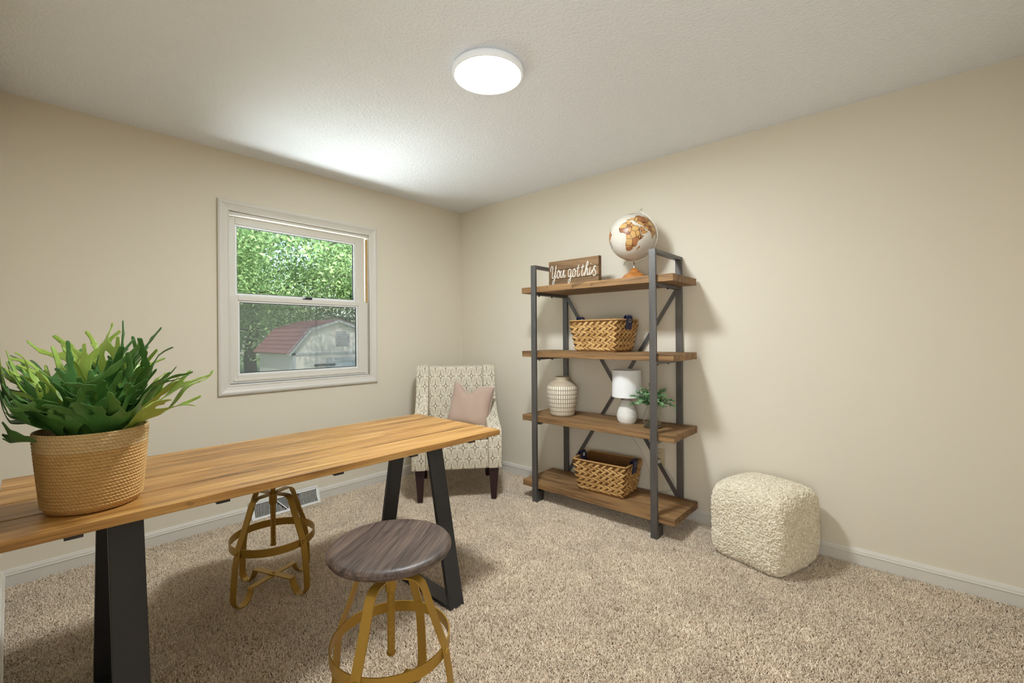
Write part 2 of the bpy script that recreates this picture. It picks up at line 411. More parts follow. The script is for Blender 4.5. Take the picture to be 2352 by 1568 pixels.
# ------------------------------------------------------------------ window
def window():
    root = empty('window_1', (0, (WY0 + WY1) / 2, WZ0)); tag(root, 'white double hung window with moulded casing', kind='structure')
    ox, oy, oz = 0, (WY0 + WY1) / 2, WZ0
    A = lambda p: (p[0] - ox, p[1] - oy, p[2] - oz)
    # casing, four mitred pieces with a stepped profile: (distance from opening edge, projection)
    y0, y1, z0, z1 = -2.025, -1.012, .912, 2.054
    prof = [(0, 0), (0, .010), (.006, .014), (.010, .011), (.018, .011), (.026, .014), (.044, .016), (.050, .0195), (.060, .0195), (.0665, .016), (.0665, 0)]
    cor = [(y0, z0, -1, -1), (y1, z0, 1, -1), (y1, z1, 1, 1), (y0, z1, -1, 1)]
    for k in range(4):
        a, b = cor[k], cor[(k + 1) % 4]; mb = MB(); n = len(prof)
        vs_ = [A((h, a[0] + a[2] * d, a[1] + a[3] * d)) for d, h in prof] + [A((h, b[0] + b[2] * d, b[1] + b[3] * d)) for d, h in prof]
        mb.add(vs_, [(i, i + 1, n + i + 1, n + i) for i in range(n - 1)] + [tuple(range(n)), tuple(range(n, 2 * n))[::-1]])
        mb.build('casing', M['trim'], root, smooth=40)
    # jamb liner
    mb = MB()
    mb.box(-.135, .004, WY0 - oy, y0 - oy, 0, WZ1 - oz).box(-.135, .004, y1 - oy, WY1 - oy, 0, WZ1 - oz)
    mb.box(-.135, .004, y0 - oy, y1 - oy, z1 - oz, WZ1 - oz).box(-.135, .004, y0 - oy, y1 - oy, 0, z0 - oz)
    mb.build('jamb', M['vinyl'], root)
    mb = MB().box(-.03, -.006, y0 - oy, y1 - oy, z1 - .02 - oz, z1 - oz)
    mb.build('head_stop', M['vinyl'], root, bevel=.003)
    mb = MB().box(-.034, -.022, y1 - .0135 - oy, y1 - .001 - oy, 1.50 - oz, 2.02 - oz)
    mb.build('jamb_strip', M['rawwood'], root)
    def sash(nm, ya, yb, za, zb, xf, th, stile_l, stile_r, rail_b, rail_t, screen=False):
        mb = MB(); xb = xf - th
        mb.box(xb, xf, ya - oy, ya + stile_l - oy, za - oz, zb - oz).box(xb, xf, yb - stile_r - oy, yb - oy, za - oz, zb - oz)
        mb.box(xb, xf, ya + stile_l - oy, yb - stile_r - oy, za - oz, za + rail_b - oz).box(xb, xf, ya + stile_l - oy, yb - stile_r - oy, zb - rail_t - oz, zb - oz)
        s = mb.build(nm, M['vinyl'], root, bevel=.002)
        ga, gb, gc, gd = ya + stile_l, yb - stile_r, za + rail_b, zb - rail_t
        # glazing bead and black gasket
        mb = MB(); b = .012
        for (p, q, r_, t_) in ((ga, ga + b, gc, gd), (gb - b, gb, gc, gd), (ga + b, gb - b, gc, gc + b), (ga + b, gb - b, gd - b, gd)):
            mb.box(xf - .028, xf - .008, p - oy, q - oy, r_ - oz, t_ - oz)
        mb.build('glazing_bead', M['vinyl_bright'], s, bevel=.0015)
        mb = MB(); b2 = b + .004
        for (p, q, r_, t_) in ((ga + b, ga + b2, gc + b, gd - b), (gb - b2, gb - b, gc + b, gd - b), (ga + b2, gb - b2, gc + b, gc + b2), (ga + b2, gb - b2, gd - b2, gd - b)):
            mb.box(xf - .027, xf - .018, p - oy, q - oy, r_ - oz, t_ - oz)
        mb.build('gasket', M['gasket'], s)
        MB().box(xf - .025, xf - .021, ga + b - oy, gb - b - oy, gc + b - oz, gd - b - oz).build('pane', M['pane'], s)
        return s
    sash('upper_sash', -2.021, -1.027, 1.463, 2.036, -.045, .032, .046, .078, .045, .052)
    lo = sash('lower_sash', -2.019, -1.020, .918, 1.498, -.010, .034, .048, .083, .052, .028)
    MB().box(-.0105, -.004, -2.0 - oy, -1.045 - oy, .930 - oz, .945 - oz).build('lift_rail', M['vinyl'], lo, bevel=.002)
    lk = MB().box(-.038, -.012, -1.535 - oy, -1.475 - oy, 1.498 - oz, 1.508 - oz).box(-.03, -.018, -1.52 - oy, -1.47 - oy, 1.508 - oz, 1.516 - oz)
    lk.build('sash_lock', M['black'], lo, bevel=.002)
    sc = MB()
    sc.box(-.100, -.099, -1.99 - oy, -1.05 - oy, .93 - oz, 1.47 - oz).build('insect_screen', M['screen'], root)
    mb = MB()
    for (p, q, r_, t_) in ((-2.02, -1.99, .915, 1.49), (-1.05, -1.02, .915, 1.49), (-1.99, -1.05, .915, .932), (-1.99, -1.05, 1.468, 1.49)):
        mb.box(-.106, -.094, p - oy, q - oy, r_ - oz, t_ - oz)
    mb.build('screen_frame', M['vinyl'], root)
window()

# ------------------------------------------------------------------ ceiling lamp
def ceiling_lamp():
    c = empty('ceiling_light', (1.895, -1.525, H)); tag(c, 'round white flush LED light glowing on the ceiling', 'ceiling light')
    MB().lathe([(0.09, 0), (.148, 0), (.149, -.004), (.149, -.009)], 64).build('mounting_plate', M['diffshell'], c, smooth=40)
    hs = NT('translucent_lamp_shell'); hs.base((.88, .9, .92), .4); hs.p.inputs['Emission Color'].default_value = (.93, .97, 1, 1); hs.p.inputs['Emission Strength'].default_value = .10
    MB().lathe([(.0001, -.009), (.150, -.009), (.160, -.010), (.1615, -.014), (.1615, -.032), (.159, -.036), (.151, -.0365), (.1485, -.034), (.1485, -.02), (.0001, -.02)], 96, cap0=False, cap1=False).build('housing', hs.m, c, smooth=40)
    t = NT('lit_diffuser'); t.base((.9, .9, .9), .4)
    t.p.inputs['Emission Color'].default_value = (.885, .96, 1, 1); t.p.inputs['Emission Strength'].default_value = LAMP_STRENGTH
    MB().lathe([(0.0001, -.037), (.10, -.037), (.1484, -.034)], 64, cap0=False, cap1=False).build('diffuser', t.m, c, smooth=60)
ceiling_lamp()

# ------------------------------------------------------------------ desk
def table():
    T = 0.027; ZT = .75
    # local frame: origin under the middle of the top, +y along the boards
    c = empty('desk_table', (1.413, -2.170, 0), -0.018)
    tag(c, 'long wooden plank desk with black trapezoid metal legs', 'desk')
    Ly = .838; Wd = .355
    n = 4; pw = 2 * Wd / n
    for i in range(n):
        x0 = -Wd + i * pw + .0032; x1 = x0 + pw - .0064
        mb = MB().box(-(x1 - x0) / 2, (x1 - x0) / 2, -Ly, Ly, -T, 0)
        mb.build('plank', M['table'], c, bevel=.0025, loc=((x0 + x1) / 2, 0, ZT))
    for y in (-.70, -.37, 0.0, .33, .66):
        MB().box(-Wd + .012, Wd - .012, -.018, .018, -.010, 0).build('cross_strap', M['blackmetal'], c, loc=(0, y, ZT - T), bevel=.001)
    zt = ZT - T - .010
    for ys in (-.586, .527):
        lf = empty('leg_frame', (0.07, ys, 0)); lf.parent = c
        w, th = .080, .022
        xb, xt = .312, .155
        def leg(sgn):
            o0, o1 = sgn * xb, sgn * xt; i0, i1 = sgn * (xb - th * 1.02), sgn * (xt - th * 1.02)
            poly = [(o0, 0), (o1, zt), (i1, zt), (i0, 0)]
            if sgn < 0: poly = poly[::-1]
            return MB().prism(poly, -w / 2, w / 2, lambda u, v, t: (u, t, v))
        for sgn in (1, -1): leg(sgn).build('leg', M['blackmetal'], lf, bevel=.003)
        MB().box(-xb + th, xb - th, -w / 2, w / 2, 0.0, .02).build('foot_bar', M['blackmetal'], lf, bevel=.002)
        MB().box(-xt - .01, xt + .01, -w / 2 + .002, w / 2 - .002, zt - .012, zt).build('top_bar', M['blackmetal'], lf)
table()

# ------------------------------------------------------------------ stools
def stool(loc, rz, seat_z, label):
    c = empty('swivel_stool', loc, rz); tag(c, label, 'stool', 'gold and walnut screw stools')
    W_, Tk = .032, .005
    prof = [(.018, .462), (.085, .464), (.098, .460), (.112, .449), (.121, .430), (.153, .345), (.187, .265), (.201, .19), (.208, .115), (.2115, .055), (.209, .034), (.200, .016), (.185, .005), (.168, .003), (.150, .010), (.136, .026), (.127, .046), (.122, .063)]
    # finer polyline through the profile
    for k in range(4):
        a = k * math.pi / 2; d = Vector((math.cos(a), math.sin(a), 0)); sd = Vector((-math.sin(a), math.cos(a), 0))
        path = [d * r + Vector((0, 0, z)) for r, z in prof]
        lg = MB().band(path, sd, W_, Tk).build('leg', M['brass'], c, smooth=50)
        r_at = .1868
        n_ = MB()
        ctr = d * (r_at + .005) + Vector((0, 0, .252))
        pts = [(.0001, .0062), (.005, .0056), (.0085, .0034), (.0095, 0)]
        q = Vector((0, 0, 1)).rotation_difference(d).to_matrix().to_4x4(); q.translation = ctr
        l_ = MB().lathe(pts[::-1], 12, cap1=False)
        l_.v = [tuple(q @ Vector(v)) for v in l_.v]
        l_.build('rivet', M['brass'], lg, smooth=60)
    # foot ring
    rr = .1815; prof_r = [(rr, .234), (rr + .004, .234), (rr + .004, .270), (rr, .270)]
    mb = MB(); n = 72
    vs_ = [(r * math.cos(2 * math.pi * k / n), r * math.sin(2 * math.pi * k / n), z) for r, z in prof_r for k in range(n)]
    fs_ = [(i * n + k, i * n + (k + 1) % n, ((i + 1) % 4) * n + (k + 1) % n, ((i + 1) % 4) * n + k) for i in range(4) for k in range(n)]
    mb.add(vs_, fs_).build('foot_ring', M['brass'], c, smooth=40)
    # cross brace
    for k in range(2):
        a = k * math.pi / 2; d = Vector((math.cos(a), math.sin(a), 0)); sd = Vector((-math.sin(a), math.cos(a), 0)); zz = .070 - .0052 * k
        MB().band([d * s + Vector((0, 0, zz - (.006 if abs(s) > .123 else 0))) for s in (-.126, -.12, 0, .12, .126)], sd, W_ * .95, .005).build('cross_brace', M['brass'], c)
    MB().lathe([(.008, .072), (.008, .0755), (.005, .078), (.0001, .0785)], 12, cap1=False).build('brace_rivet', M['brass'], c, smooth=60)
    # collar, screw, plate, seat
    MB().lathe([(.0165, .412), (.0178, .414), (.0178, .470), (.012, .472)], 24).build('collar', M['brass'], c, smooth=40)
    pr = [(.0001, .209), (.014, .209), (.0145, .215), (.0105, .217)]
    z = .218
    while z < seat_z - .05:
        pr += [(.0098, z), (.0122, z + .0022), (.0122, z + .0038), (.0098, z + .006)]; z += .0068
    pr += [(.0098, seat_z - .04), (.0001, seat_z - .04)]
    MB().lathe(pr, 20, cap0=False, cap1=False).build('screw', M['brass'], c, smooth=30)
    MB().lathe([(.0001, seat_z - .046), (.06, seat_z - .046), (.06, seat_z - .040), (.0001, seat_z - .040)], 32, cap0=False, cap1=False).build('seat_plate', M['brass'], c, smooth=30)
    st = empty('seat', (0, 0, seat_z), R(97)); st.parent = c
    prof_s = [(.0001, -.039), (.150, -.039), (.172, -.036), (.186, -.028), (.1925, -.018), (.192, -.010), (.187, -.004), (.176, -.0005), (.16, -.0015), (.08, -.004), (.0001, -.0045)]
    base = MB().lathe(prof_s, 80, cap0=False, cap1=False).mesh('board')
    cuts = [-.25, -.113, -.006, .086, .25]
    for i in range(4):
        bm = bmesh.new(); bm.from_mesh(base); bmesh.ops.remove_doubles(bm, verts=bm.verts, dist=1e-4)
        for x, s in ((cuts[i] + .0002, 1), (cuts[i + 1] - .0002, -1)):
            g = bmesh.ops.bisect_plane(bm, geom=bm.verts[:] + bm.edges[:] + bm.faces[:], plane_co=(x, 0, 0), plane_no=(s, 0, 0), clear_inner=True)
            ed = [e for e in g['geom_cut'] if isinstance(e, bmesh.types.BMEdge)]
            if ed: bmesh.ops.contextual_create(bm, geom=ed)
        me = bpy.data.meshes.new('board'); bm.to_mesh(me); bm.free()
        mk('board', me, M['seatwood'], st, smooth=35)
    return c
stool((2.085, -2.175, 0), R(-64), .566, 'gold screw stool with round grey walnut seat in front of desk')
stool((1.0, -2.13, 0), R(21), .580, 'gold screw stool tucked behind the desk before the floor vent')

# ------------------------------------------------------------------ bookshelf
SHZ = [.142, .630, 1.106, 1.581]
def bookshelf():
    c = empty('bookshelf', (1.7165, -.22, 0)); tag(c, 'tall four tier bookshelf of thick planks in a grey steel frame', 'bookshelf')
    ox, oy = 1.7165, -.22
    B = lambda mb, nm, m, **k: mb.build(nm, m, c, **k)
    for z in SHZ:
        # each tier is made of three boards side by side
        for i in range(3):
            d = .378 / 3; y0 = -.409 + i * d - oy
            MB().box(-.58, .58, y0 + .0006, y0 + d - .0006, -.043, 0).build('shelf_board', M['shelfwood'], c, bevel=.002, loc=(0, 0, z))
    ztop = 1.735
    for xs in (1.264, 2.178):
        x0, x1 = xs - .021 - ox, xs + .021 - ox
        for (y0, y1) in ((-.431, -.411), (-.029, -.009)):
            MB().box(x0, x1, y0 - oy, y1 - oy, 0, ztop).build('upright', M['steel'], c, bevel=.0025)
        MB().box(x0, x1, -.411 - oy, -.029 - oy, ztop - .022, ztop).build('top_rail', M['steel'], c, bevel=.0025)
        for z in SHZ:
            MB().box(x0 + .004, x1 - .004, -.411 - oy, -.029 - oy, z - .043 - .020, z - .0435).build('cross_rail', M['steel'], c, bevel=.002)
            for y in (-.35, -.12) if z < 1 else (-.36, -.20):
                MB().lathe([(.0001, -.008), (.006, -.008), (.006, 0)], 8, cap0=False).build('bolt', M['bolt'], c, loc=(xs - ox, y - oy, z - .063))
        for (y0, y1) in ((-.411, -.345), (-.095, -.029)):
            MB().box(x0, x1, y0 - oy, y1 - oy, 0, SHZ[0] - .064).build('foot_block', M['steel'], c, bevel=.002)
    # crossed back braces, flat bar
    for a, b, yy in (((1.285, 1.515), (2.158, .145), -.022), ((2.158, 1.515), (1.285, .145), -.016)):
        MB().band([(a[0] - ox, yy - oy, a[1]), (b[0] - ox, yy - oy, b[1])], Vector((b[1] - a[1], 0, a[0] - b[0])), .026, .005).build('back_brace', M['steel'], c)
bookshelf()

# ------------------------------------------------------------------ wicker baskets
def basket(loc, rz, label):
    c = empty('wicker_basket', loc, rz); tag(c, label, 'basket', 'wicker baskets on the bookshelf')
    bx, by, tx, ty, h = .163, .103, .198, .132, .215
    P = lambda z, k: (bx + (tx - bx) * z / h + k, by + (ty - by) * z / h + k)
    # woven core: outer shell, inner shell and floor
    def ring(z, k):
        a, b = P(z, k); q = []
        for sx, sy, a0 in ((1, -1, -90), (1, 1, 0), (-1, 1, 90), (-1, -1, 180)):
            for j in range(4):
                t = R(a0 + j * 30); q.append((sx * (a - .018) + .018 * math.cos(t), sy * (b - .018) + .018 * math.sin(t), z))
        return q
    n = 16; lev = [ring(0, 0), ring(h, 0), ring(h, -.008), ring(.008, -.008)]
    vs_ = [v for q in lev for v in q]; fs_ = []
    for i in range(3): fs_ += [(i * n + k, i * n + (k + 1) % n, (i + 1) * n + (k + 1) % n, (i + 1) * n + k) for k in range(n)]
    fs_ += [tuple(range(n))[::-1], tuple(range(3 * n, 4 * n))]
    MB().add(vs_, fs_).build('woven_core', M['basketback'], c)
    # rim rope
    a, b = P(h, .001); path = []
    for sx, sy, a0 in ((1, -1, -90), (1, 1, 0), (-1, 1, 90), (-1, -1, 180)):
        for j in range(5):
            t = R(a0 + j * 22.5); path.append((sx * (a - .02) + .02 * math.cos(t), sy * (b - .02) + .02 * math.sin(t), h + .002))
    dense = []
    for i in range(len(path)):
        p, q = Vector(path[i]), Vector(path[(i + 1) % len(path)]); k = max(1, int((q - p).length / .006))
        dense += [p.lerp(q, j / k) for j in range(k)]
    MB().tube(dense, [.0058 + .0014 * math.sin(i * 1.9) for i in range(len(dense))], 8, closed=True).build('rim_rope', M['rope'], c, smooth=60)
    # leaf-like braided strands, one shared mesh
    L, Wd = .062, .0165
    vs_, fs_ = [], []
    m = 7
    for i in range(m):
        s = -1 + 2 * i / (m - 1); wv = (max(0, 1 - abs(s) ** 2.6)) * .92 + .08; dep = .0065 * (1 - s * s) + .0008
        for tt in (-1, 0, 1): vs_.append((s * L / 2, tt * wv * Wd / 2 + .0025 * math.sin(s * 2), dep * (1 - .75 * tt * tt)))
    for i in range(m - 1):
        for k in range(2): fs_.append((i * 3 + k, (i + 1) * 3 + k, (i + 1) * 3 + k + 1, i * 3 + k + 1))
    proto = None
    rows = 10; rnd = random.Random(int(loc[2] * 1000))
    for r_ in range(rows):
        z = .014 + (h - .028) * (r_ + .5) / rows
        a, b = P(z, .0015)
        for side, (half, off) in enumerate(((a, b), (b, a), (a, b), (b, a))):
            cnt = 8 if side % 2 == 0 else 5
            for k in range(cnt):
                u = -half + (k + .5 + (.25 if r_ % 2 else -.15)) * 2 * half / cnt
                u = max(-half + .02, min(half - .02, u))
                slant = (1 if r_ % 2 else -1) * R(26 + rnd.uniform(-7, 7))
                ang = [-math.pi / 2, 0, math.pi / 2, math.pi][side]
                nx, ny = math.cos(ang), math.sin(ang); tx_, ty_ = -ny, nx
                slope = (tx - bx) / h if side % 2 else (ty - by) / h
                Zl = Vector((nx, ny, -slope)).normalized(); Xl = Vector((tx_, ty_, 0)); Yl = Zl.cross(Xl)
                Xr = Xl * math.cos(slant) + Yl * math.sin(slant); Yr = Zl.cross(Xr)
                mt = Matrix((Xr, Yr, Zl)).transposed()
                pos = Vector((nx * off + tx_ * u, ny * off + ty_ * u, z + rnd.uniform(-.002, .002)))
                sc_ = rnd.uniform(.85, 1.12)
                if proto is None:
                    if 'strand' not in bpy.data.meshes: 
                        me = MB().add(vs_, fs_).mesh('strand'); me.materials.append(M['strand'])
                        me.polygons.foreach_set('use_smooth', [True] * len(me.polygons))
                    proto = bpy.data.meshes['strand']
                o = bpy.data.objects.new('strand', proto); COL.objects.link(o); o.parent = c
                o.location = pos; o.rotation_euler = mt.to_euler(); o.scale = (sc_, rnd.uniform(.9, 1.2), 1)
    # navy leather handles folded over both short ends
    for s in (1, -1):
        hx = tx - .004; w0 = .026
        path = [(s * (hx - .030), 0, h - .055), (s * (hx - .010), 0, h - .012), (s * (hx - .006), 0, h + .022), (s * (hx + .004), 0, h + .032), (s * (hx + .014), 0, h + .022), (s * (hx + .013), 0, h - .01), (s * (hx + .004), 0, h - .062)]
        hd = MB().band(path, (0, 1, 0), .072, .006).build('handle', M['navy'], c, smooth=60, bevel=.002)
        mb = MB()
        mt = Matrix.Translation((s * (hx + .0155), 0, h - .004))
        for y0, y1, z0, z1 in ((-.014, .014, .008, .012), (-.014, .014, -.012, -.008), (-.014, -.010, -.008, .008), (.010, .014, -.008, .008)): mb.box(-.002, .002, y0, y1, z0, z1, mt)
        mb.build('grommet', M['chrome'], hd)
        mb = MB(); mt = Matrix.Translation((s * (hx - .0105), 0, h + .004))
        mb.box(-.002, .002, -.012, .012, -.010, .012, mt).build('care_tag', M['ceramic'], hd)
basket((1.742, -.213, SHZ[0]), R(3), 'wicker basket with navy handles on the bottom shelf')
basket((1.715, -.205, SHZ[2]), R(-4), 'wicker basket with navy handles on the shelf below the globe')

# ------------------------------------------------------------------ sign
def sign():
    W_, Hh, D = .430, .195, .030
    c = empty('wooden_sign', (1.500, -.255, SHZ[3])); tag(c, 'small brown plank sign reading You got this in white script', 'sign')
    for i in range(3):
        z0 = Hh * (0, .30, .655)[i]; z1 = Hh * (.30, .655, 1)[i]
        MB().box(-W_ / 2, W_ / 2, -.009, 0, z0 + .0016, z1 - .0016).build('plank', M['signwood'], c, bevel=.0012)
    MB().box(-W_ / 2 + .001, W_ / 2 - .001, .0001, D, 0, .02).build('frame_rail', M['signwood'], c)
    MB().box(-W_ / 2 + .001, W_ / 2 - .001, .0001, D, Hh - .02, Hh).build('frame_rail', M['signwood'], c)
    for s in (-1, 1): MB().box(min(s * (W_ / 2 - .001), s * (W_ / 2 - .02)), max(s * (W_ / 2 - .001), s * (W_ / 2 - .02)), .0001, D, .0201, Hh - .0201).build('frame_side', M['signwood'], c)
    MB().box(-W_ / 2 + .0205, W_ / 2 - .0205, .0002, .006, .0205, Hh - .0205).build('backing', M['basketback'], c)
    strokes = [
        [(372, 565), (368, 500), (392, 425), (425, 420), (434, 480), (424, 600), (416, 700), (438, 742), (478, 690), (515, 560), (542, 390)],
        [(542, 390), (522, 560), (500, 740), (476, 850), (446, 905), (425, 880), (440, 815), (500, 745), (560, 670), (585, 600)],
        [(632, 515), (592, 545), (574, 640), (588, 725), (622, 722), (648, 640), (645, 545), (620, 512), (640, 570), (690, 560)],
        [(698, 520), (682, 610), (682, 690), (708, 716), (745, 650), (772, 505)],
        [(800, 498), (776, 620), (782, 700), (806, 695), (830, 630)],
        [(994, 505), (955, 485), (920, 540), (918, 640), (946, 692), (978, 640), (1004, 500)],
        [(1004, 500), (992, 660), (972, 790), (938, 850), (912, 825), (935, 765), (1000, 705), (1050, 640)],
        [(1112, 468), (1072, 495), (1052, 590), (1070, 682), (1106, 675), (1130, 580), (1120, 490), (1104, 470), (1130, 530), (1172, 520)],
        [(1232, 365), (1202, 500), (1188, 610), (1202, 672), (1236, 655), (1258, 595)], [(1168, 462), (1254, 440)],
        [(1358, 358), (1328, 500), (1316, 600), (1330, 660), (1362, 625), (1385, 560)], [(1300, 440), (1396, 412)],
        [(1392, 655), (1428, 490), (1455, 350), (1482, 285), (1500, 305), (1478, 395), (1424, 540), (1398, 650)], [(1415, 590), (1455, 485), (1488, 475), (1478, 570), (1474, 630), (1505, 625), (1530, 570)],
        [(1562, 425), (1540, 540), (1542, 622), (1574, 600), (1615, 500)], [(1578, 345), (1584, 325)],
        [(1600, 590), (1650, 480), (1690, 392), (1722, 425)], [(1690, 392), (1660, 425), (1682, 500), (1714, 550), (1704, 615), (1662, 640), (1630, 610)]]
    mb = MB()
    def cat(P, n=5):
        P = [Vector((*p, 0)) for p in P]
        if len(P) < 3: return P
        o = []
        for i in range(len(P) - 1):
            p0, p1, p2, p3 = P[max(i - 1, 0)], P[i], P[i + 1], P[min(i + 2, len(P) - 1)]
            for k in range(n):
                t = k / n
                o.append(.5 * ((2 * p1) + (p2 - p0) * t + (2 * p0 - 5 * p1 + 4 * p2 - p3) * t * t + (3 * p1 - p0 - 3 * p2 + p3) * t ** 3))
        return o + [P[-1]]
    for i, s in enumerate(strokes):
        pts = []
        for p in cat(s):
            u = (p.x - 305) / 1485; v = (p.y - (290 - .111 * (p.x - 305))) / 715
            pts.append(((u - .5) * W_, -.0092, Hh * (1 - v)))
        n0 = len(mb.v); mb.tube(pts, .0032, 8, up_=(0, 1, 0))
        for k in range(n0, len(mb.v)):
            x, y, z = mb.v[k]; mb.v[k] = (x, -.0095 + (y + .0095) * .45, z)
    mb.build('lettering', plain('white_sign_paint', (.72, .69, .62), .6, 0, .05), c, smooth=60)
sign()

# ------------------------------------------------------------------ globe
def globe():
    rad = .154; ctr = Vector((1.938, -.20, 1.876))
    c = empty('desk_globe', (1.950, -.20, SHZ[3])); tag(c, 'antique style globe with brown continents on a turned wooden base', 'globe')
    o0 = Vector((1.950, -.20, SHZ[3])); ctr = ctr - o0
    MB().lathe([(.0001, 0), (.082, 0), (.086, .006), (.086, .014), (.080, .026), (.068, .040), (.052, .050), (.040, .056), (.038, .060), (.034, .064), (.025, .072), (.020, .082), (.013, .087), (.0001, .088)], 48, cap0=False, cap1=False).build('base', M['globewood'], c, smooth=40)
    polys = {
     1: [[(-17, 15), (-16, 21), (-13, 27), (-9, 32), (-6, 36), (0, 36), (10, 37), (11, 34), (20, 31), (25, 32), (32, 31), (35, 28), (37, 21), (40, 15), (43, 12), (51, 12), (47, 4), (41, -2), (39, -6), (40, -11), (40, -16), (35, -20), (35, -24), (32, -28), (28, -33), (20, -35), (17, -31), (14, -22), (12, -16), (13, -8), (9, -1), (9, 4), (4, 6), (-4, 5), (-8, 4), (-13, 8), (-17, 13)],
         [(44, -25), (43, -20), (48, -13), (50, -16), (47, -25)],
         [(35, 29), (39, 21), (43, 13), (52, 17), (59, 22), (56, 25), (51, 25), (48, 30), (38, 33)],
         [(-9, 37), (-9, 43), (-1, 44), (-4, 48), (2, 51), (8, 54), (10, 58), (5, 60), (10, 64), (20, 70), (40, 67), (60, 70), (80, 73), (110, 75), (140, 72), (175, 69), (160, 60), (140, 52), (130, 42), (120, 38), (121, 30), (110, 20), (105, 10), (98, 10), (95, 18), (88, 22), (80, 14), (77, 8), (73, 18), (67, 25), (57, 27), (50, 31), (38, 37), (36, 33), (35, 36), (27, 37), (26, 41), (22, 37), (19, 42), (13, 45), (17, 40), (12, 43), (8, 44), (3, 42), (-1, 37)],
         [(-50, 0), (-35, -6), (-39, -16), (-48, -26), (-58, -36), (-66, -45), (-70, -53), (-75, -48), (-71, -30), (-70, -18), (-80, -5), (-77, 5), (-70, 12), (-60, 9)],
         [(114, -22), (122, -18), (131, -12), (137, -15), (142, -11), (146, -19), (153, -27), (150, -37), (140, -38), (131, -32), (116, -35)],
         [(-180, -90), (180, -90), (180, -70), (90, -67), (50, -67), (0, -70), (-60, -64), (-70, -74), (-180, -76)],
         [(-50, 60), (-43, 60), (-22, 70), (-20, 80), (-50, 82), (-58, 75)]]}
    nl, na = 360, 180
    lon = np.linspace(-180, 180, nl, endpoint=False); lat = np.linspace(-90, 90, na + 1)
    LO, LA = np.meshgrid(lon, lat); land = np.zeros_like(LO)
    for poly in polys[1]:
        ins = np.zeros(LO.shape, bool); n = len(poly)
        for i in range(n):
            x1, y1 = poly[i]; x2, y2 = poly[(i + 1) % n]
            if y1 == y2: continue
            cond = ((y1 > LA) != (y2 > LA)) & (LO < (x2 - x1) * (LA - y1) / (y2 - y1) + x1)
            ins ^= cond
        land[ins] = 1
    dd = np.hypot((LO + 42) * np.cos(np.radians(LA)), LA + 33)
    mark = ((np.abs(dd - 7.5) < 1.0) | (dd < 2.4)).astype(float)
    X = rad * np.cos(np.radians(LA)) * np.cos(np.radians(LO)); Y = rad * np.cos(np.radians(LA)) * np.sin(np.radians(LO)); Z = rad * np.sin(np.radians(LA))
    verts = np.stack([X, Y, Z], -1).reshape(-1, 3)
    faces = []
    for i in range(na):
        for k in range(nl): faces.append((i * nl + k, i * nl + (k + 1) % nl, (i + 1) * nl + (k + 1) % nl, (i + 1) * nl + k))
    me = bpy.data.meshes.new('sphere'); me.from_pydata(verts.tolist(), [], faces); me.update()
    at = me.attributes.new('land', 'FLOAT', 'POINT'); at.data.foreach_set('value', land.reshape(-1).astype(np.float32))
    at = me.attributes.new('mark', 'FLOAT', 'POINT'); at.data.foreach_set('value', mark.reshape(-1).astype(np.float32))
    t = NT('globe_print'); co = t.coord()
    a = t.n('Attribute'); a.attribute_name = 'land'; a2 = t.n('Attribute'); a2.attribute_name = 'mark'
    wob = t.noise(co, 60, 3); f = t.math('ADD', a.outputs['Fac'], t.math('MULTIPLY', t.math('SUBTRACT', wob, .5), .5))
    isl = t.math('GREATER_THAN', f, .5)
    v1 = t.n('TexVoronoi'); v1.inputs['Scale'].default_value = 26; t.l(co, v1.inputs['Vector'])
    v2 = t.n('TexVoronoi'); v2.feature = 'DISTANCE_TO_EDGE'; v2.inputs['Scale'].default_value = 26; t.l(co, v2.inputs['Vector'])
    sep = t.n('SeparateColor'); t.l(v1.outputs['Color'], sep.inputs[0])
    lc = t.ramp(sep.outputs[0], [(0, srgb(150, 98, 62)), (.35, srgb(176, 118, 70)), (.36, srgb(206, 160, 98)), (.7, srgb(214, 178, 112)), (.71, srgb(186, 128, 78)), (1, srgb(196, 146, 90))])
    for e in lc.node.color_ramp.elements: pass
    lc = t.mix(t.math('LESS_THAN', v2.outputs['Distance'], .035), lc, srgb(110, 66, 38))
    edge = t.math('LESS_THAN', t.math('ABSOLUTE', t.math('SUBTRACT', f, .5)), .16)
    sea = t.mix(t.noise(co, 14, 3), srgb(214, 206, 192), srgb(228, 222, 210))
    sp = t.n('SeparateXYZ'); t.l(co, sp.inputs[0])
    lt = t.math('ABSOLUTE', t.math('SUBTRACT', t.math('FRACT', t.math('ADD', t.math('MULTIPLY', sp.outputs[2], 1 / .053), .5)), .5))
    sea = t.mix(t.math('MULTIPLY', t.math('LESS_THAN', lt, .012), .35), sea, srgb(150, 140, 125))
    cc = t.mix(isl, sea, lc); cc = t.mix(t.math('MULTIPLY', edge, .75), cc, srgb(120, 78, 46)); cc = t.mix(t.math('GREATER_THAN', a2.outputs['Fac'], .5), cc, srgb(70, 60, 48))
    t.base(cc, .35, 0, .5)
    # orientation: polar axis tilted along +x, meridian 22E turned to the viewer
    ax = Vector((.375, -.06, .925)).normalized()
    view = (CAM - (ctr + o0)).normalized()
    fx = (view - ax * view.dot(ax)).normalized(); fy = ax.cross(fx)
    lonv = R(24); ex = fx * math.cos(-lonv) + fy * math.sin(-lonv); ey = ax.cross(ex)
    mt = Matrix((ex, ey, ax)).transposed()
    mk('sphere', me, t.m, c, smooth=179, loc=ctr, rot=mt.to_euler())
    # meridian arm on the wall side of the axis
    side = Vector((.92, .15, -.375)); side = (side - ax * side.dot(ax)).normalized(); ra = rad + .013
    pth = [ctr + (ax * math.cos(a) + side * math.sin(a)) * ra for a in np.linspace(0, math.pi, 41)]
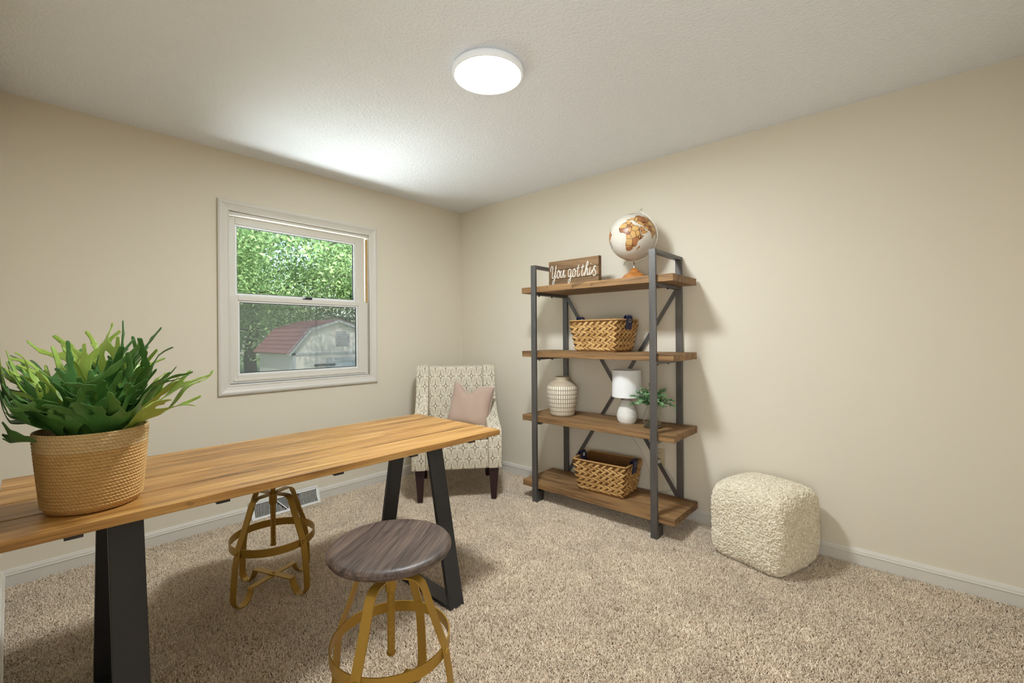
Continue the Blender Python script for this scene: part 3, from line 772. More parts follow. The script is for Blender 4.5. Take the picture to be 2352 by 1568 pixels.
    MB().band(pth, ax.cross(side), .009, .004).build('meridian_arm', M['chrome'], c, smooth=60)
    for s in (1, -1):
        p0 = ctr + ax * s * (rad - .001); mb = MB().tube([p0, ctr + ax * s * (ra + .016)], .0032, 10)
        e = ctr + ax * s * (ra + .019); mb.tube([e - ax * .006, e - ax * .004, e, e + ax * .004, e + ax * .006], [.001, .0045, .006, .0045, .001], 10)
        mb.tube([ctr + ax * s * (ra - .002), ctr + ax * s * (ra + .006)], .006, 10)
        mb.build('pivot', M['chrome'], c, smooth=50)
    lowest = min(pth, key=lambda p: p.z)
    MB().tube([Vector((0, 0, .078)), Vector((0, 0, .095)), Vector((lowest.x, lowest.y, lowest.z))], [.009, .008, .006], 12).build('stem', M['chrome'], c, smooth=50)
globe()

# ------------------------------------------------------------------ ceramic vase
def vase():
    c = empty('ceramic_vase', (1.392, -.252, SHZ[1])); tag(c, 'rounded taupe vase with rows of white dashes', 'vase')
    prof = [(.0001, 0), (.082, 0), (.087, .004), (.093, .03), (.102, .07), (.110, .11), (.1138, .155), (.114, .19), (.110, .213), (.099, .233), (.080, .247), (.062, .255), (.0555, .263), (.055, .275), (.0555, .285), (.0525, .286), (.051, .275), (.054, .26), (.07, .24), (.09, .20), (.09, .06), (.0001, .03)]
    t = NT('dashed_stoneware'); uv = t.n('UVMap').outputs[0]; sp = t.n('SeparateXYZ'); t.l(uv, sp.inputs[0])
    u, v = sp.outputs[0], sp.outputs[1]
    row = t.math('MULTIPLY', t.math('SUBTRACT', v, .092), 1 / .0315); rf = t.math('FRACT', row); ri = t.math('FLOOR', row)
    uu = t.math('FRACT', t.math('MULTIPLY', u, 42))
    du = t.math('ABSOLUTE', t.math('SUBTRACT', uu, .5)); dv = t.math('ABSOLUTE', t.math('SUBTRACT', rf, .5))
    dash = t.math('MULTIPLY', t.math('LESS_THAN', du, .27), t.math('LESS_THAN', dv, .40))
    dash = t.math('MULTIPLY', dash, t.math('MULTIPLY', t.math('GREATER_THAN', v, .090), t.math('LESS_THAN', v, .312)))
    nz = t.noise(t.coord(), 30, 3)
    body = t.mix(nz, srgb(168, 152, 128), srgb(188, 172, 148))
    grooves = t.math('MULTIPLY', t.math('GREATER_THAN', dv, .45), t.math('MULTIPLY', t.math('GREATER_THAN', v, .085), t.math('LESS_THAN', v, .312)))
    body = t.mix(t.math('MULTIPLY', grooves, .5), body, srgb(110, 96, 80))
    t.base(t.mix(dash, body, srgb(240, 232, 216)), .55); t.bump(dash, .6, .002)
    MB().lathe(prof, 64, cap0=False, cap1=False).build('body', t.m, c, smooth=50)
vase()

# ------------------------------------------------------------------ table lamp
def lamp():
    c = empty('table_lamp', (1.897, -.215, SHZ[1])); tag(c, 'small lamp with white drum shade and ribbed white ceramic base', 'lamp')
    prof = [(.0001, 0), (.050, 0), (.053, .004), (.053, .010)]
    z = .012
    while z < .150:
        s = z / .165; r_ = .0675 * (1 - .62 * max(0, (s - .28)) ** 1.35 / .72 ** 1.35) if s > .28 else .055 + .0125 * math.sin(s / .28 * math.pi / 2)
        prof += [(r_ - .0016, z), (r_, z + .0016), (r_, z + .0044), (r_ - .0016, z + .006)]; z += .0078
    prof += [(.022, .158), (.014, .162), (.0001, .163)]
    MB().lathe(prof, 48, cap0=False, cap1=False).build('base', M['ceramic'], c, smooth=50)
    MB().lathe([(.009, .158), (.009, .20), (.013, .205), (.013, .245), (.0001, .246)], 16, cap1=False).build('socket', M['ceramic'], c, smooth=40)
    MB().lathe([(.096, .176), (.0975, .176), (.0945, .357), (.0930, .357)], 64, cap0=False, cap1=False).build('shade', M['shade'], c, smooth=40)
    me = MB()
    for r_, z in ((.0965, .1775), (.0937, .3555)): me.tube([(r_ * math.cos(a), r_ * math.sin(a), z) for a in np.linspace(0, 2 * math.pi, 48, endpoint=False)], .0017, 6, closed=True)
    for k in range(3): a = k * 2.094; me.tube([(.013 * math.cos(a), .013 * math.sin(a), .24), (.095 * math.cos(a), .095 * math.sin(a), .235)], .0013, 5)
    me.build('shade_ring', M['ceramic'], c)
lamp()

# ------------------------------------------------------------------ glass vase with greenery
def leafmesh(mb, p, d, n, L, W_, fold=.15):
    d = d.normalized(); s = d.cross(n).normalized(); n = s.cross(d)
    pts = [p, p + d * L * .3 + s * W_ * .5 + n * fold * W_, p + d * L * .68 + s * W_ * .42 + n * fold * W_, p + d * L, p + d * L * .68 - s * W_ * .42 + n * fold * W_, p + d * L * .3 - s * W_ * .5 + n * fold * W_, p + d * L * .5]
    mb.add(pts, [(0, 1, 6), (1, 2, 6), (2, 3, 6), (3, 4, 6), (4, 5, 6), (5, 0, 6)])

def greenery_material(name, dark, light):
    t = NT(name); co = t.coord(); geo = t.n('NewGeometry')
    k = t.math('ADD', t.math('MULTIPLY', geo.outputs['Random Per Island'], .7), t.math('MULTIPLY', t.noise(co, 14, 2), .3))
    t.base(t.mix(k, dark, light), .45, 0, .4)
    return t.m
M['sprig'] = greenery_material('eucalyptus_green', srgb(62, 104, 66), srgb(150, 186, 132))

def glass_vase():
    c = empty('glass_vase', (2.092, -.247, SHZ[1])); tag(c, 'clear glass bottle vase holding leafy green sprigs', 'vase')
    t = NT('clear_glass'); t.base((.97, .97, .93), .02); t.p.inputs['Transmission Weight'].default_value = 1; t.p.inputs['IOR'].default_value = 1.35
    prof = [(.0001, 0), (.052, 0), (.058, .005), (.0605, .02), (.060, .045), (.055, .075), (.045, .105), (.034, .128), (.030, .138), (.031, .146), (.0295, .1465), (.0285, .138), (.0325, .127), (.0435, .104), (.0535, .074), (.0585, .045), (.0588, .02), (.055, .008), (.0001, .006)]
    MB().lathe(prof, 48, cap0=False, cap1=False).build('bottle', t.m, c, smooth=60)
    ends = [(-.105, -.09, .20), (-.12, .02, .17), (-.06, -.03, .245), (-.02, .03, .275), (.03, -.02, .235), (.075, .02, .20), (.125, .03, .175), (.15, -.01, .145), (.05, .07, .24), (-.08, .06, .20), (.10, -.06, .15), (-.13, -.05, .135), (0, -.08, .22), (-.05, -.1, .16)]
    rnd = random.Random(4)
    for k in range(12): a_ = rnd.uniform(0, 6.28); q_ = rnd.uniform(.05, .12); ends.append((q_ * math.cos(a_), q_ * math.sin(a_), rnd.uniform(.15, .24)))
    view = Vector((.6, -.8, .1))
    for ex, ey, ez in ends:
        stem = MB(); a0 = Vector((-ex * .25, -ey * .25, .012)); nk = Vector((ex * .10, ey * .10, .142)); e = Vector((ex, ey, ez))
        m1 = nk.lerp(e, .5) + Vector((0, 0, .035))
        path = [a0, a0.lerp(nk, .5), nk] + [nk * (1 - s) ** 2 + m1 * 2 * s * (1 - s) + e * s * s for s in (.2, .4, .6, .8, 1)]
        stem.tube(path, [.0016] * 3 + [.0015, .0014, .0012, .001, .0006], 5)
        sp = stem.build('sprig', M['sprig'], c)
        lv = MB()
        for i in range(34):
            s = .06 + .94 * i / 33; p = nk * (1 - s) ** 2 + m1 * 2 * s * (1 - s) + e * s * s
            tg = (2 * (1 - s) * (m1 - nk) + 2 * s * (e - m1)).normalized(); sd = tg.cross(Vector((rnd.uniform(-.4, .4), rnd.uniform(-.4, .4), 1))).normalized()
            sg = 1 if i % 2 else -1
            L = rnd.uniform(.022, .036) * (1 - .35 * s)
            leafmesh(lv, p, tg * .55 + sd * sg * .8 + Vector((0, 0, rnd.uniform(-.3, .3))), (view + Vector((rnd.uniform(-.7, .7), rnd.uniform(-.7, .7), rnd.uniform(0, .9)))).normalized(), L, L * .52)
        tag(lv.build('leaves', M['sprig'], sp), kind='stuff')
glass_vase()

# ------------------------------------------------------------------ outlet and cord
def outlet():
    c = empty('wall_outlet', (2.030, 0, .380)); tag(c, 'ivory wall outlet behind the bookshelf', 'outlet')
    MB().box(-.036, .036, -.006, 0, -.058, .058).build('cover_plate', M['plate'], c, bevel=.003, seg=3)
    for z in (.026, -.026):
        s = MB().box(-.017, .017, -.0085, -.005, z - .015, z + .015).build('socket', M['plate'], c, bevel=.003)
        for x in (-.007, .007): MB().box(x - .0012, x + .0012, -.0088, -.008, z - .004, z + .006).build('slot', M['black'], s)
outlet()
def cord():
    pts = [(1.87, -.155, .644), (1.80, -.05, .646), (1.80, -.0068, .61), (1.80, -.0065, .54), (1.845, -.0065, .47), (1.895, -.0065, .40), (1.955, -.0065, .27), (1.965, -.0065, .18), (1.975, -.0065, .14), (2.01, -.0055, .135), (2.095, -.0055, .16), (2.128, -.0055, .20), (2.125, -.0055, .245), (2.09, -.0055, .29), (2.055, -.008, .325), (2.032, -.02, .350)]
    P = [Vector(p) for p in pts]; o = []
    for i in range(len(P) - 1):
        p0, p1, p2, p3 = P[max(i - 1, 0)], P[i], P[i + 1], P[min(i + 2, len(P) - 1)]
        for k in range(5):
            t = k / 5; o.append(.5 * ((2 * p1) + (p2 - p0) * t + (2 * p0 - 5 * p1 + 4 * p2 - p3) * t * t + (3 * p1 - p0 - 3 * p2 + p3) * t ** 3))
    o.append(P[-1])
    c = empty('lamp_cord', (1.87, -.155, .644)); tag(c, 'thin pale lamp cord hanging behind the lower shelves', 'cord')
    c0 = Vector((1.87, -.155, .644))
    MB().tube([p - c0 for p in o], .0022, 6).build('wire', M['cord'], c, smooth=60)
    MB().box(2.020 - c0.x, 2.044 - c0.x, -.034 - c0.y, -.009 - c0.y, .342 - c0.z, .366 - c0.z).build('plug', M['cord'], c, bevel=.004)
cord()

# ------------------------------------------------------------------ floor vent
def vent():
    W_ = .46; c = empty('baseboard_vent', (0.0148, -1.690, 0)); tag(c, 'white baseboard register with curved louvres', 'vent')
    # sloped front between bottom front edge and top back edge
    b0, t0 = (.058, .006), (.012, .112)
    F = lambda y, s, off=0: (b0[0] + (t0[0] - b0[0]) * s + off * .92, y, b0[1] + (t0[1] - b0[1]) * s + off * .4)
    mb = MB()
    mb.prism([(0, 0), (.060, 0), (.060, .006), (.012, .115), (0, .118)], -W_ / 2, -W_ / 2 + .006, lambda u, v, t: (u, t, v))
    mb.prism([(0, 0), (.060, 0), (.060, .006), (.012, .115), (0, .118)], W_ / 2 - .006, W_ / 2, lambda u, v, t: (u, t, v))
    def strip(ya, sa, yb, sb, w):
        mb.add([F(ya - w if sa != sb else ya, sa - (0 if sa != sb else w / .115)), F(ya + w if sa != sb else ya, sa + (0 if sa != sb else w / .115)), F(yb + w if sa != sb else yb, sb + (0 if sa != sb else w / .115)), F(yb - w if sa != sb else yb, sb - (0 if sa != sb else w / .115))], [(0, 1, 2, 3)])
    for s0, s1 in ((0, .13), (.88, 1.03)):
        mb.add([F(-W_ / 2, s0), F(W_ / 2, s0), F(W_ / 2, s1), F(-W_ / 2, s1), F(-W_ / 2, s0, -.004), F(W_ / 2, s0, -.004), F(W_ / 2, s1, -.004), F(-W_ / 2, s1, -.004)], [(0, 1, 2, 3), (4, 7, 6, 5), (0, 4, 5, 1), (1, 5, 6, 2), (2, 6, 7, 3), (3, 7, 4, 0)])
    mb.box(0, .016, -W_ / 2, W_ / 2, .108, .118)
    for y in (-W_ / 2 + .012, W_ / 2 - .012): strip(y, .1, y, .9, .008)
    strip(-.075, .9, 0, .12, .004); strip(.075, .9, 0, .12, .004)
    mb.build('frame', M['vinyl_bright'], c)
    mb = MB().add([F(-W_ / 2 + .006, .02, -.012), F(W_ / 2 - .006, .02, -.012), F(W_ / 2 - .006, .98, -.012), F(-W_ / 2 + .006, .98, -.012)], [(0, 1, 2, 3)])
    mb.build('duct', plain('dark_duct', (.11, .10, .09), .8), c)
    mb = MB()
    for s in (1, -1):
        for i in range(22):
            path = []
            for k in range(7):
                ss = .13 + .75 * k / 6
                y = (.205 - i * .0098) + .016 * math.sin((1 - ss) * 1.5) - .01
                lim = .01 + .075 * (ss - .12) / .78
                if y > lim: path.append(F(s * y, ss, -.002))
            if len(path) > 1: mb.band(path, (.9, 0, .4), .008, .0022)
    for i in range(9):
        ss = .2 + .68 * i / 9; lim = .075 * (ss - .12) / .78 - .004
        if lim > .004: mb.band([F(-lim, ss, -.002), F(lim, ss, -.002)], (.9, 0, .4), .008, .002)
    tag(mb.build('louvres', M['vinyl_bright'], c), kind='stuff')
    MB().box(.030, .046, .004, .010, .070, .098).build('damper_lever', M['vinyl_bright'], c, bevel=.001)
vent()

# ------------------------------------------------------------------ armchair
def fabric():
    t = NT('lattice_upholstery'); uv = t.n('UVMap').outputs[0]; sp = t.n('SeparateXYZ'); t.l(uv, sp.inputs[0])
    a, b = .086, .161
    def fold(x, per): return t.math('MULTIPLY', t.math('ABSOLUTE', t.math('SUBTRACT', t.math('FRACT', t.math('ADD', t.math('MULTIPLY', x, 1 / per), .5)), .5)), 2)
    P, Q = fold(sp.outputs[0], a), fold(sp.outputs[1], b)
    far = t.math('GREATER_THAN', t.math('ADD', P, Q), 1)
    def flip(x): return t.math('ADD', t.math('MULTIPLY', far, t.math('SUBTRACT', 1, x)), t.math('MULTIPLY', t.math('SUBTRACT', 1, far), x))
    P, Q = flip(P), flip(Q)
    inb = lambda x, lo, hi: t.math('MULTIPLY', t.math('GREATER_THAN', x, lo), t.math('LESS_THAN', x, hi))
    dia = t.math('ABSOLUTE', t.math('SUBTRACT', t.math('ADD', t.math('MULTIPLY', P, 1 / .27), t.math('MULTIPLY', Q, 1 / .22)), 1))
    dark = t.math('LESS_THAN', dia, .19)
    ver = t.math('MULTIPLY', t.math('LESS_THAN', P, .042), inb(Q, .22, .60))
    hor = t.math('MULTIPLY', t.math('LESS_THAN', Q, .022), inb(P, .27, .72))
    dark = t.math('MAXIMUM', dark, t.math('MAXIMUM', ver, hor))
    a1 = t.math('MULTIPLY', t.math('SUBTRACT', P, Q), .7071); a2 = t.math('MULTIPLY', t.math('ADD', P, Q), .7071)
    el = t.math('ADD', t.math('POWER', t.math('MULTIPLY', t.math('ABSOLUTE', a1), 1 / .60), 2.0), t.math('POWER', t.math('MULTIPLY', t.math('ABSOLUTE', t.math('SUBTRACT', a2, .44)), 1 / .23), 2.0))
    ring = inb(el, .86, 1.24); inside = t.math('LESS_THAN', el, .95)
    hyp = t.math('GREATER_THAN', a2, .685)
    co = t.coord(); nz = t.noise(co, 300, 2)
    c = t.mix(nz, srgb(226, 217, 198), srgb(236, 228, 210))
    c = t.mix(t.math('MULTIPLY', inside, .7), c, srgb(212, 200, 178))
    c = t.mix(t.math('MULTIPLY', ring, .66), c, srgb(158, 142, 114))
    c = t.mix(t.math('MULTIPLY', hyp, .4), c, srgb(170, 155, 130))
    c = t.mix(t.math('MULTIPLY', dark, .92), c, srgb(92, 76, 60))
    t.base(c, .9, 0, .2); t.bump(t.noise(co, 700, 2), .25, .0006)
    return t.m
M['fabric'] = fabric()

def armchair():
    cx, cy = .593, -.59; rz = math.atan2(.433, .371)   # local +x = sitter's left seen from the front, -y = front
    c = empty('armchair', (cx, cy, 0), rz); tag(c, 'armless-height cream lattice patterned armchair in the corner', 'armchair')
    c['label'] = 'cream lattice patterned armchair with dark tapered legs in the corner'
    zb = .245
    def part(mb, nm, bev, seg=4, sub=None):
        me = mb.mesh(nm); boxuv(me)
        return mk(nm, me, M['fabric'], c, bevel=bev, seg=seg)
    prof = [(-.345, zb), (.285, zb), (.330, .955), (.318, .972), (.215, .972), (.190, .955), (.172, .90), (.150, .82), (.122, .745), (.080, .685), (.02, .635), (-.08, .590), (-.20, .560), (-.30, .545), (-.340, .528), (-.352, .495)]
    for s in (-1, 1):
        x0, x1 = sorted((s * .228, s * .330))
        part(MB().prism(prof, x0, x1, lambda u, v, t: (t, u, v)), 'arm', .024)
    part(MB().prism([(.215, zb), (.283, zb), (.328, .965), (.262, .965)], -.326, .326, lambda u, v, t: (t, u, v)), 'outer_back', .02)
    part(MB().prism([(.095, .40), (.225, .40), (.272, .966), (.175, .966)], -.229, .229, lambda u, v, t: (t, u, v)), 'inner_back', .022)
    part(MB().box(-.229, .229, -.340, .24, zb, .455), 'seat_base', .012)
    part(MB().box(-.226, .226, -.344, .135, .450, .525), 'seat_cushion', .03)
    for sx in (-1, 1):
        for y, tz in ((-.288, .0), (.262, .0)):
            t0, t1 = .034, .018
            mb = MB(); x = sx * .272
            kk = 1 if y < 0 else -.6
            vs_ = [(x + a * t1 - sx * .002, y + b * t1 + (.0 if y < 0 else .018), 0) for a, b in ((-1, -1), (1, -1), (1, 1), (-1, 1))] + [(x + a * t0, y + b * t0, zb + .002) for a, b in ((-1, -1), (1, -1), (1, 1), (-1, 1))]
            mb.add(vs_, [(3, 2, 1, 0), (4, 5, 6, 7)] + [(i, (i + 1) % 4, 4 + (i + 1) % 4, 4 + i) for i in range(4)])
            mb.build('leg', M['espresso'], c, bevel=.003)
    return c
chair = armchair()

def pillow():
    n = 40; S = .172
    us = np.linspace(-1, 1, n)
    vs_ = []; fs_ = []
    for side in (1, -1):
        for j, v in enumerate(us):
            for i, u in enumerate(us):
                e = max(0.0, (1 - u ** 4)) ** .55 * max(0.0, (1 - v ** 4)) ** .55
                pin = 1 - .07 * (1 - u * u) * (abs(v) ** 6) - 0
                x = S * u * (1 - .07 * (1 - v * v) * abs(u) ** 3); z = S * v * (1 - .07 * (1 - u * u) * abs(v) ** 3)
                chop = math.exp(-((u + .2) / .36) ** 2) * max(0, (v - .05) / .95) ** 1.6
                z -= .075 * chop; th = .066 * e * (1 - .45 * chop)
                x += .02 * chop * np.sign(-u) * 0
                y = -side * th + .004 * math.sin(7 * u + 3 * v) * e
                vs_.append((x, y, z))
    for sd in range(2):
        o = sd * n * n
        for j in range(n - 1):
            for i in range(n - 1):
                f = (o + j * n + i, o + j * n + i + 1, o + (j + 1) * n + i + 1, o + (j + 1) * n + i)
                fs_.append(f if sd == 0 else f[::-1])
    cx, cy = .593, -.59; rz = math.atan2(.433, .371)
    base = Matrix.Translation((cx, cy, 0)) @ Matrix.Rotation(rz, 4, 'Z')
    loc = base @ Vector((.114, -.02, .668))
    c = empty('throw_pillow', loc); tag(c, 'dusty pink linen pillow with chopped top on the armchair', 'pillow')
    c.rotation_euler = (Matrix.Rotation(rz - R(14), 4, 'Z') @ Matrix.Rotation(R(-20), 4, 'X') @ Matrix.Rotation(R(8), 4, 'Y')).to_euler()
    mb = MB().add(vs_, fs_); me = mb.mesh('cover')
    bm = bmesh.new(); bm.from_mesh(me); bmesh.ops.remove_doubles(bm, verts=bm.verts, dist=1e-4); bm.to_mesh(me); bm.free()
    mk('cover', me, M['cushion'], c, smooth=179)
    bd = [k for k in range(n)] + [j * n + n - 1 for j in range(1, n)] + [(n - 1) * n + k for k in range(n - 2, -1, -1)] + [j * n for j in range(n - 2, 0, -1)]
    MB().tube([vs_[k] for k in bd], .0032, 6, closed=True).build('piping', M['piping'], c, smooth=60)
pillow()

# ------------------------------------------------------------------ pouf
def pouf():
    c0 = Vector((2.722, -.236, 0)); n = 26; S = .193; Hh = .40
    bm = bmesh.new(); bmesh.ops.create_cube(bm, size=2)
    bmesh.ops.subdivide_edges(bm, edges=bm.edges[:], cuts=n, use_grid_fill=True)
    for v in bm.verts:
        p = v.co.copy(); q = Vector(p)
        # rounded cube, belly out, soft top
        k = 8.0; ln = (abs(p.x) ** k + abs(p.y) ** k + abs(p.z) ** k) ** (1 / k); p = p / ln
        bul = 1 + .05 * (1 - p.z * p.z)
        x, y = p.x * S * bul, p.y * S * bul
        z = (p.z + 1) * Hh / 2 + (.02 * (1 - p.x ** 2) * (1 - p.y ** 2) if p.z > .8 else 0)
        z -= .018 * (abs(p.x) ** 3 * abs(p.y) ** 3) * max(0, p.z); x += .0025 * math.sin(6 * p.z + 4 * p.y); y += .0025 * math.sin(5 * p.x + 5 * p.z)
        v.co = (x, y, max(z, 0.004))
    me = bpy.data.meshes.new('pouf'); bm.to_mesh(me); bm.free()
    t = NT('cream_boucle'); co = t.coord(); oi = t.n('ObjectInfo')
    c = t.mix(oi.outputs['Random'], srgb(220, 207, 182), srgb(242, 233, 214))
    t.base(c, .95, 0, .15); t.bump(t.noise(co, 170, 3), .5, .003)
    o = mk('pouf', me, t.m, None, smooth=179, loc=c0, rot=(0, 0, R(-17)))
    tag(o, 'cream boucle cube pouf against the wall', 'pouf')
    g, gi, go = geo_tree('boucle'); L = g.links.new
    d = g.nodes.new('GeometryNodeDistributePointsOnFaces'); d.distribute_method = 'POISSON'
    d.inputs['Distance Min'].default_value = .0075; d.inputs['Density Max'].default_value = 26000
    ic = g.nodes.new('GeometryNodeMeshIcoSphere'); ic.inputs['Radius'].default_value = .0066; ic.inputs['Subdivisions'].default_value = 2
    tr = g.nodes.new('GeometryNodeTransform'); tr.inputs['Scale'].default_value = (1.5, .75, .85)
    sm = g.nodes.new('GeometryNodeSetMaterial'); sm.inputs['Material'].default_value = t.m
    ss = g.nodes.new('GeometryNodeSetShadeSmooth')
    rv = g.nodes.new('FunctionNodeRandomValue'); rv.data_type = 'FLOAT_VECTOR'; rv.inputs[0].default_value = (-.6, -.6, 0); rv.inputs[1].default_value = (.6, .6, 6.28)
    ro = g.nodes.new('FunctionNodeRotateRotation'); ro.rotation_space = 'LOCAL'
    rs = g.nodes.new('FunctionNodeRandomValue'); rs.inputs[2].default_value = .75; rs.inputs[3].default_value = 1.35; rs.inputs['Seed'].default_value = 3
    ip = g.nodes.new('GeometryNodeInstanceOnPoints'); jn = g.nodes.new('GeometryNodeJoinGeometry')
    L(gi.outputs[0], d.inputs[0]); L(d.outputs['Points'], ip.inputs['Points']); L(ic.outputs['Mesh'], tr.inputs[0]); L(tr.outputs[0], ss.inputs[0]); L(ss.outputs[0], sm.inputs[0]); L(sm.outputs[0], ip.inputs['Instance'])
    L(d.outputs['Rotation'], ro.inputs[0]); L(rv.outputs[0], ro.inputs[1]); L(ro.outputs[0], ip.inputs['Rotation']); L(rs.outputs[1], ip.inputs['Scale'])
    L(gi.outputs[0], jn.inputs[0]); L(ip.outputs[0], jn.inputs[0]); L(jn.outputs[0], go.inputs[0])
    md = o.modifiers.new('boucle', 'NODES'); md.node_group = g
pouf()

# ------------------------------------------------------------------ staghorn plant in a woven pot
def plant():
    c0 = Vector((1.585, -2.823, .75)); c = empty('potted_fern', c0); tag(c, 'green staghorn fern in a woven jute pot on the desk', 'plant')
    prof = [(.0001, 0), (.090, 0), (.100, .004), (.1055, .014)]
    nco = 22; hh = .215
    for i in range(nco):
        z = .016 + (hh - .018) * i / nco; r_ = .106 + (.1235 - .106) * (z / hh) ** .85; dz = (hh - .018) / nco
        prof += [(r_ - .0012, z), (r_ + .0016, z + dz * .3), (r_ + .0016, z + dz * .7), (r_ - .0012, z + dz * .98)]
    prof += [(.1238, hh), (.122, hh + .004), (.118, hh + .003), (.114, hh - .03), (.105, hh - .06)]
    t = NT('braided_jute'); uv = t.n('UVMap').outputs[0]; sp = t.n('SeparateXYZ'); t.l(uv, sp.inputs[0]); co = t.coord(); so = t.n('SeparateXYZ'); t.l(co, so.inputs[0])
    mp = t.n('CombineXYZ'); t.l(t.math('MULTIPLY', sp.outputs[0], 95), mp.inputs[0]); t.l(t.math('MULTIPLY', sp.outputs[1], 150), mp.inputs[1])
    wv = t.n('TexWave'); wv.wave_type = 'BANDS'; wv.bands_direction = 'DIAGONAL'; wv.inputs['Scale'].default_value = .55; wv.inputs['Distortion'].default_value = 3; t.l(mp.outputs[0], wv.inputs['Vector'])
    nz = t.noise(co, 26, 4)
    top = t.math('GREATER_THAN', so.outputs[2], .168)
    c1 = t.mix(nz, srgb(196, 152, 92), srgb(226, 186, 126)); c2 = t.mix(nz, srgb(208, 176, 122), srgb(236, 208, 160))
    cc = t.mix(t.math('MULTIPLY', wv.outputs[1], .35), t.mix(top, c1, c2), srgb(150, 106, 58))
    t.base(cc, .85, 0, .2); t.bump(t.math('ADD', wv.outputs[1], t.noise(co, 220, 3)), .55, .0025)
    def fr(a, z): return 1 + (.012 * math.sin(3 * a + 1) + .01 * math.sin(2 * a)) * min(1, z / .2)
    MB().lathe(prof, 112, cap0=False, cap1=False, fr=fr).build('pot', t.m, c, smooth=60)
    MB().lathe([(.0001, .172), (.113, .166)], 32, cap0=False, cap1=False).build('moss', plain('dark_moss', srgb(46, 52, 30), .95, 0, .4, 60, .8, 120), c)
    def frondmat(nm, lo, hi):
        t = NT(nm); co = t.coord(); uv = t.n('UVMap').outputs[0]
        k = t.noise(t.mapping(uv, (90, 7, 1)), 1, 3, .6); k2 = t.noise(co, 9, 2)
        t.base(t.mix(t.math('ADD', t.math('MULTIPLY', k, .5), t.math('MULTIPLY', k2, .5)), lo, hi), .42, 0, .45)
        t.p.inputs['Subsurface Weight'].default_value = .0
        t.bump(k, .2, .001); return t.m
    mats = [frondmat('frond_lime', srgb(112, 148, 46), srgb(178, 200, 92)), frondmat('frond_green', srgb(52, 104, 44), srgb(110, 152, 72)), frondmat('frond_deep', srgb(36, 90, 40), srgb(96, 144, 70))]
    def frond(az, el0, el1, L, seed, mat, lobes, cup=.5, base_w=.016, roff=.05):
        rnd = random.Random(seed)
        # tapered capsules in the leaf plane: (x0,y0,r0,x1,y1,r1), y along the leaf
        caps = [(0, 0, base_w * .55, 0, L * .36, base_w * 1.35)]
        tip0 = (0, L * .36)
        def grow(x, y, r_, ang, ln, depth):
            bend = rnd.uniform(-.25, .25); px, py, pr = x, y, r_
            for k in range(3):
                a = ang + bend * (k + .5) / 3; nx, ny = px + math.sin(a) * ln / 3, py + math.cos(a) * ln / 3; nr = r_ * (1 - .24 * (k + 1))
                nr = max(nr, .0042); caps.append((px, py, pr, nx, ny, nr)); px, py, pr = nx, ny, nr
                if k == 1 and depth > 0:
                    sg = rnd.choice((-1, 1)); grow(px, py, pr * .95, a + sg * rnd.uniform(.45, .75), ln * rnd.uniform(.55, .75), depth - 1)
        n = lobes
        for k in range(n):
            a = (k - (n - 1) / 2) * rnd.uniform(.42, .52) + rnd.uniform(-.08, .08)
            grow(a * .012, L * .34, base_w * (1.0 if n < 4 else .85), a, L * rnd.uniform(.54, .80) * (1 - .10 * abs(a)), 1 if rnd.random() < .55 else 0)
        A = np.array(caps); x0, x1 = min(A[:, 0].min(), A[:, 3].min()) - .02, max(A[:, 0].max(), A[:, 3].max()) + .02
        y0, y1 = -.02, max(A[:, 1].max(), A[:, 4].max()) + .02; h = .0048
        gx = np.arange(x0, x1 + h, h); gy = np.arange(y0, y1 + h, h); GX, GY = np.meshgrid(gx, gy)
        acc = np.zeros_like(GX); kk = 190.0
        for (ax_, ay, ar, bx, by, br) in caps:
            dx, dy = bx - ax_, by - ay; l2 = dx * dx + dy * dy + 1e-9
            tt = np.clip(((GX - ax_) * dx + (GY - ay) * dy) / l2, 0, 1)
            d = np.hypot(GX - ax_ - tt * dx, GY - ay - tt * dy) - (ar + (br - ar) * tt)
            acc += np.exp(-kk * np.clip(d, -.05, .2))
        S_ = -np.log(np.maximum(acc, 1e-30)) / kk
        verts, index, faces = [], {}, []
        ny, nx = S_.shape
        def vid(key, p):
            if key not in index: index[key] = len(verts); verts.append(p)
            return index[key]
        for j in range(ny - 1):
            for i in range(nx - 1):
                if min(S_[j, i], S_[j, i + 1], S_[j + 1, i], S_[j + 1, i + 1]) > 0: continue
                for tri in (((i, j), (i + 1, j), (i + 1, j + 1)), ((i, j), (i + 1, j + 1), (i, j + 1))):
                    out = []
                    for q in range(3):
                        a, b = tri[q], tri[(q + 1) % 3]; da, db = S_[a[1], a[0]], S_[b[1], b[0]]
                        if da <= 0: out.append(vid(a, (gx[a[0]], gy[a[1]])))
                        if (da <= 0) != (db <= 0):
                            s = da / (da - db); key = (a, b) if a < b else (b, a)
                            out.append(vid(key, (gx[a[0]] + (gx[b[0]] - gx[a[0]]) * s, gy[a[1]] + (gy[b[1]] - gy[a[1]]) * s)))
                    if len(out) >= 3: faces.append(tuple(out))
        # bend the flat leaf into space
        out_d = Vector((math.cos(az), math.sin(az), 0)); sd = Vector((-math.sin(az), math.cos(az), 0))
        N = 40; ang = [el0 + (el1 - el0) * (k / N) ** 1.3 for k in range(N + 1)]; spine = [(0.0, 0.0)]
        ymax = float(y1)
        for k in range(N): spine.append((spine[-1][0] + math.cos(ang[k]) * ymax / N, spine[-1][1] + math.sin(ang[k]) * ymax / N))
        ph = rnd.uniform(0, 6); P3 = []; base = out_d * roff + Vector((0, 0, .165)); tw = rnd.uniform(-.5, .5)
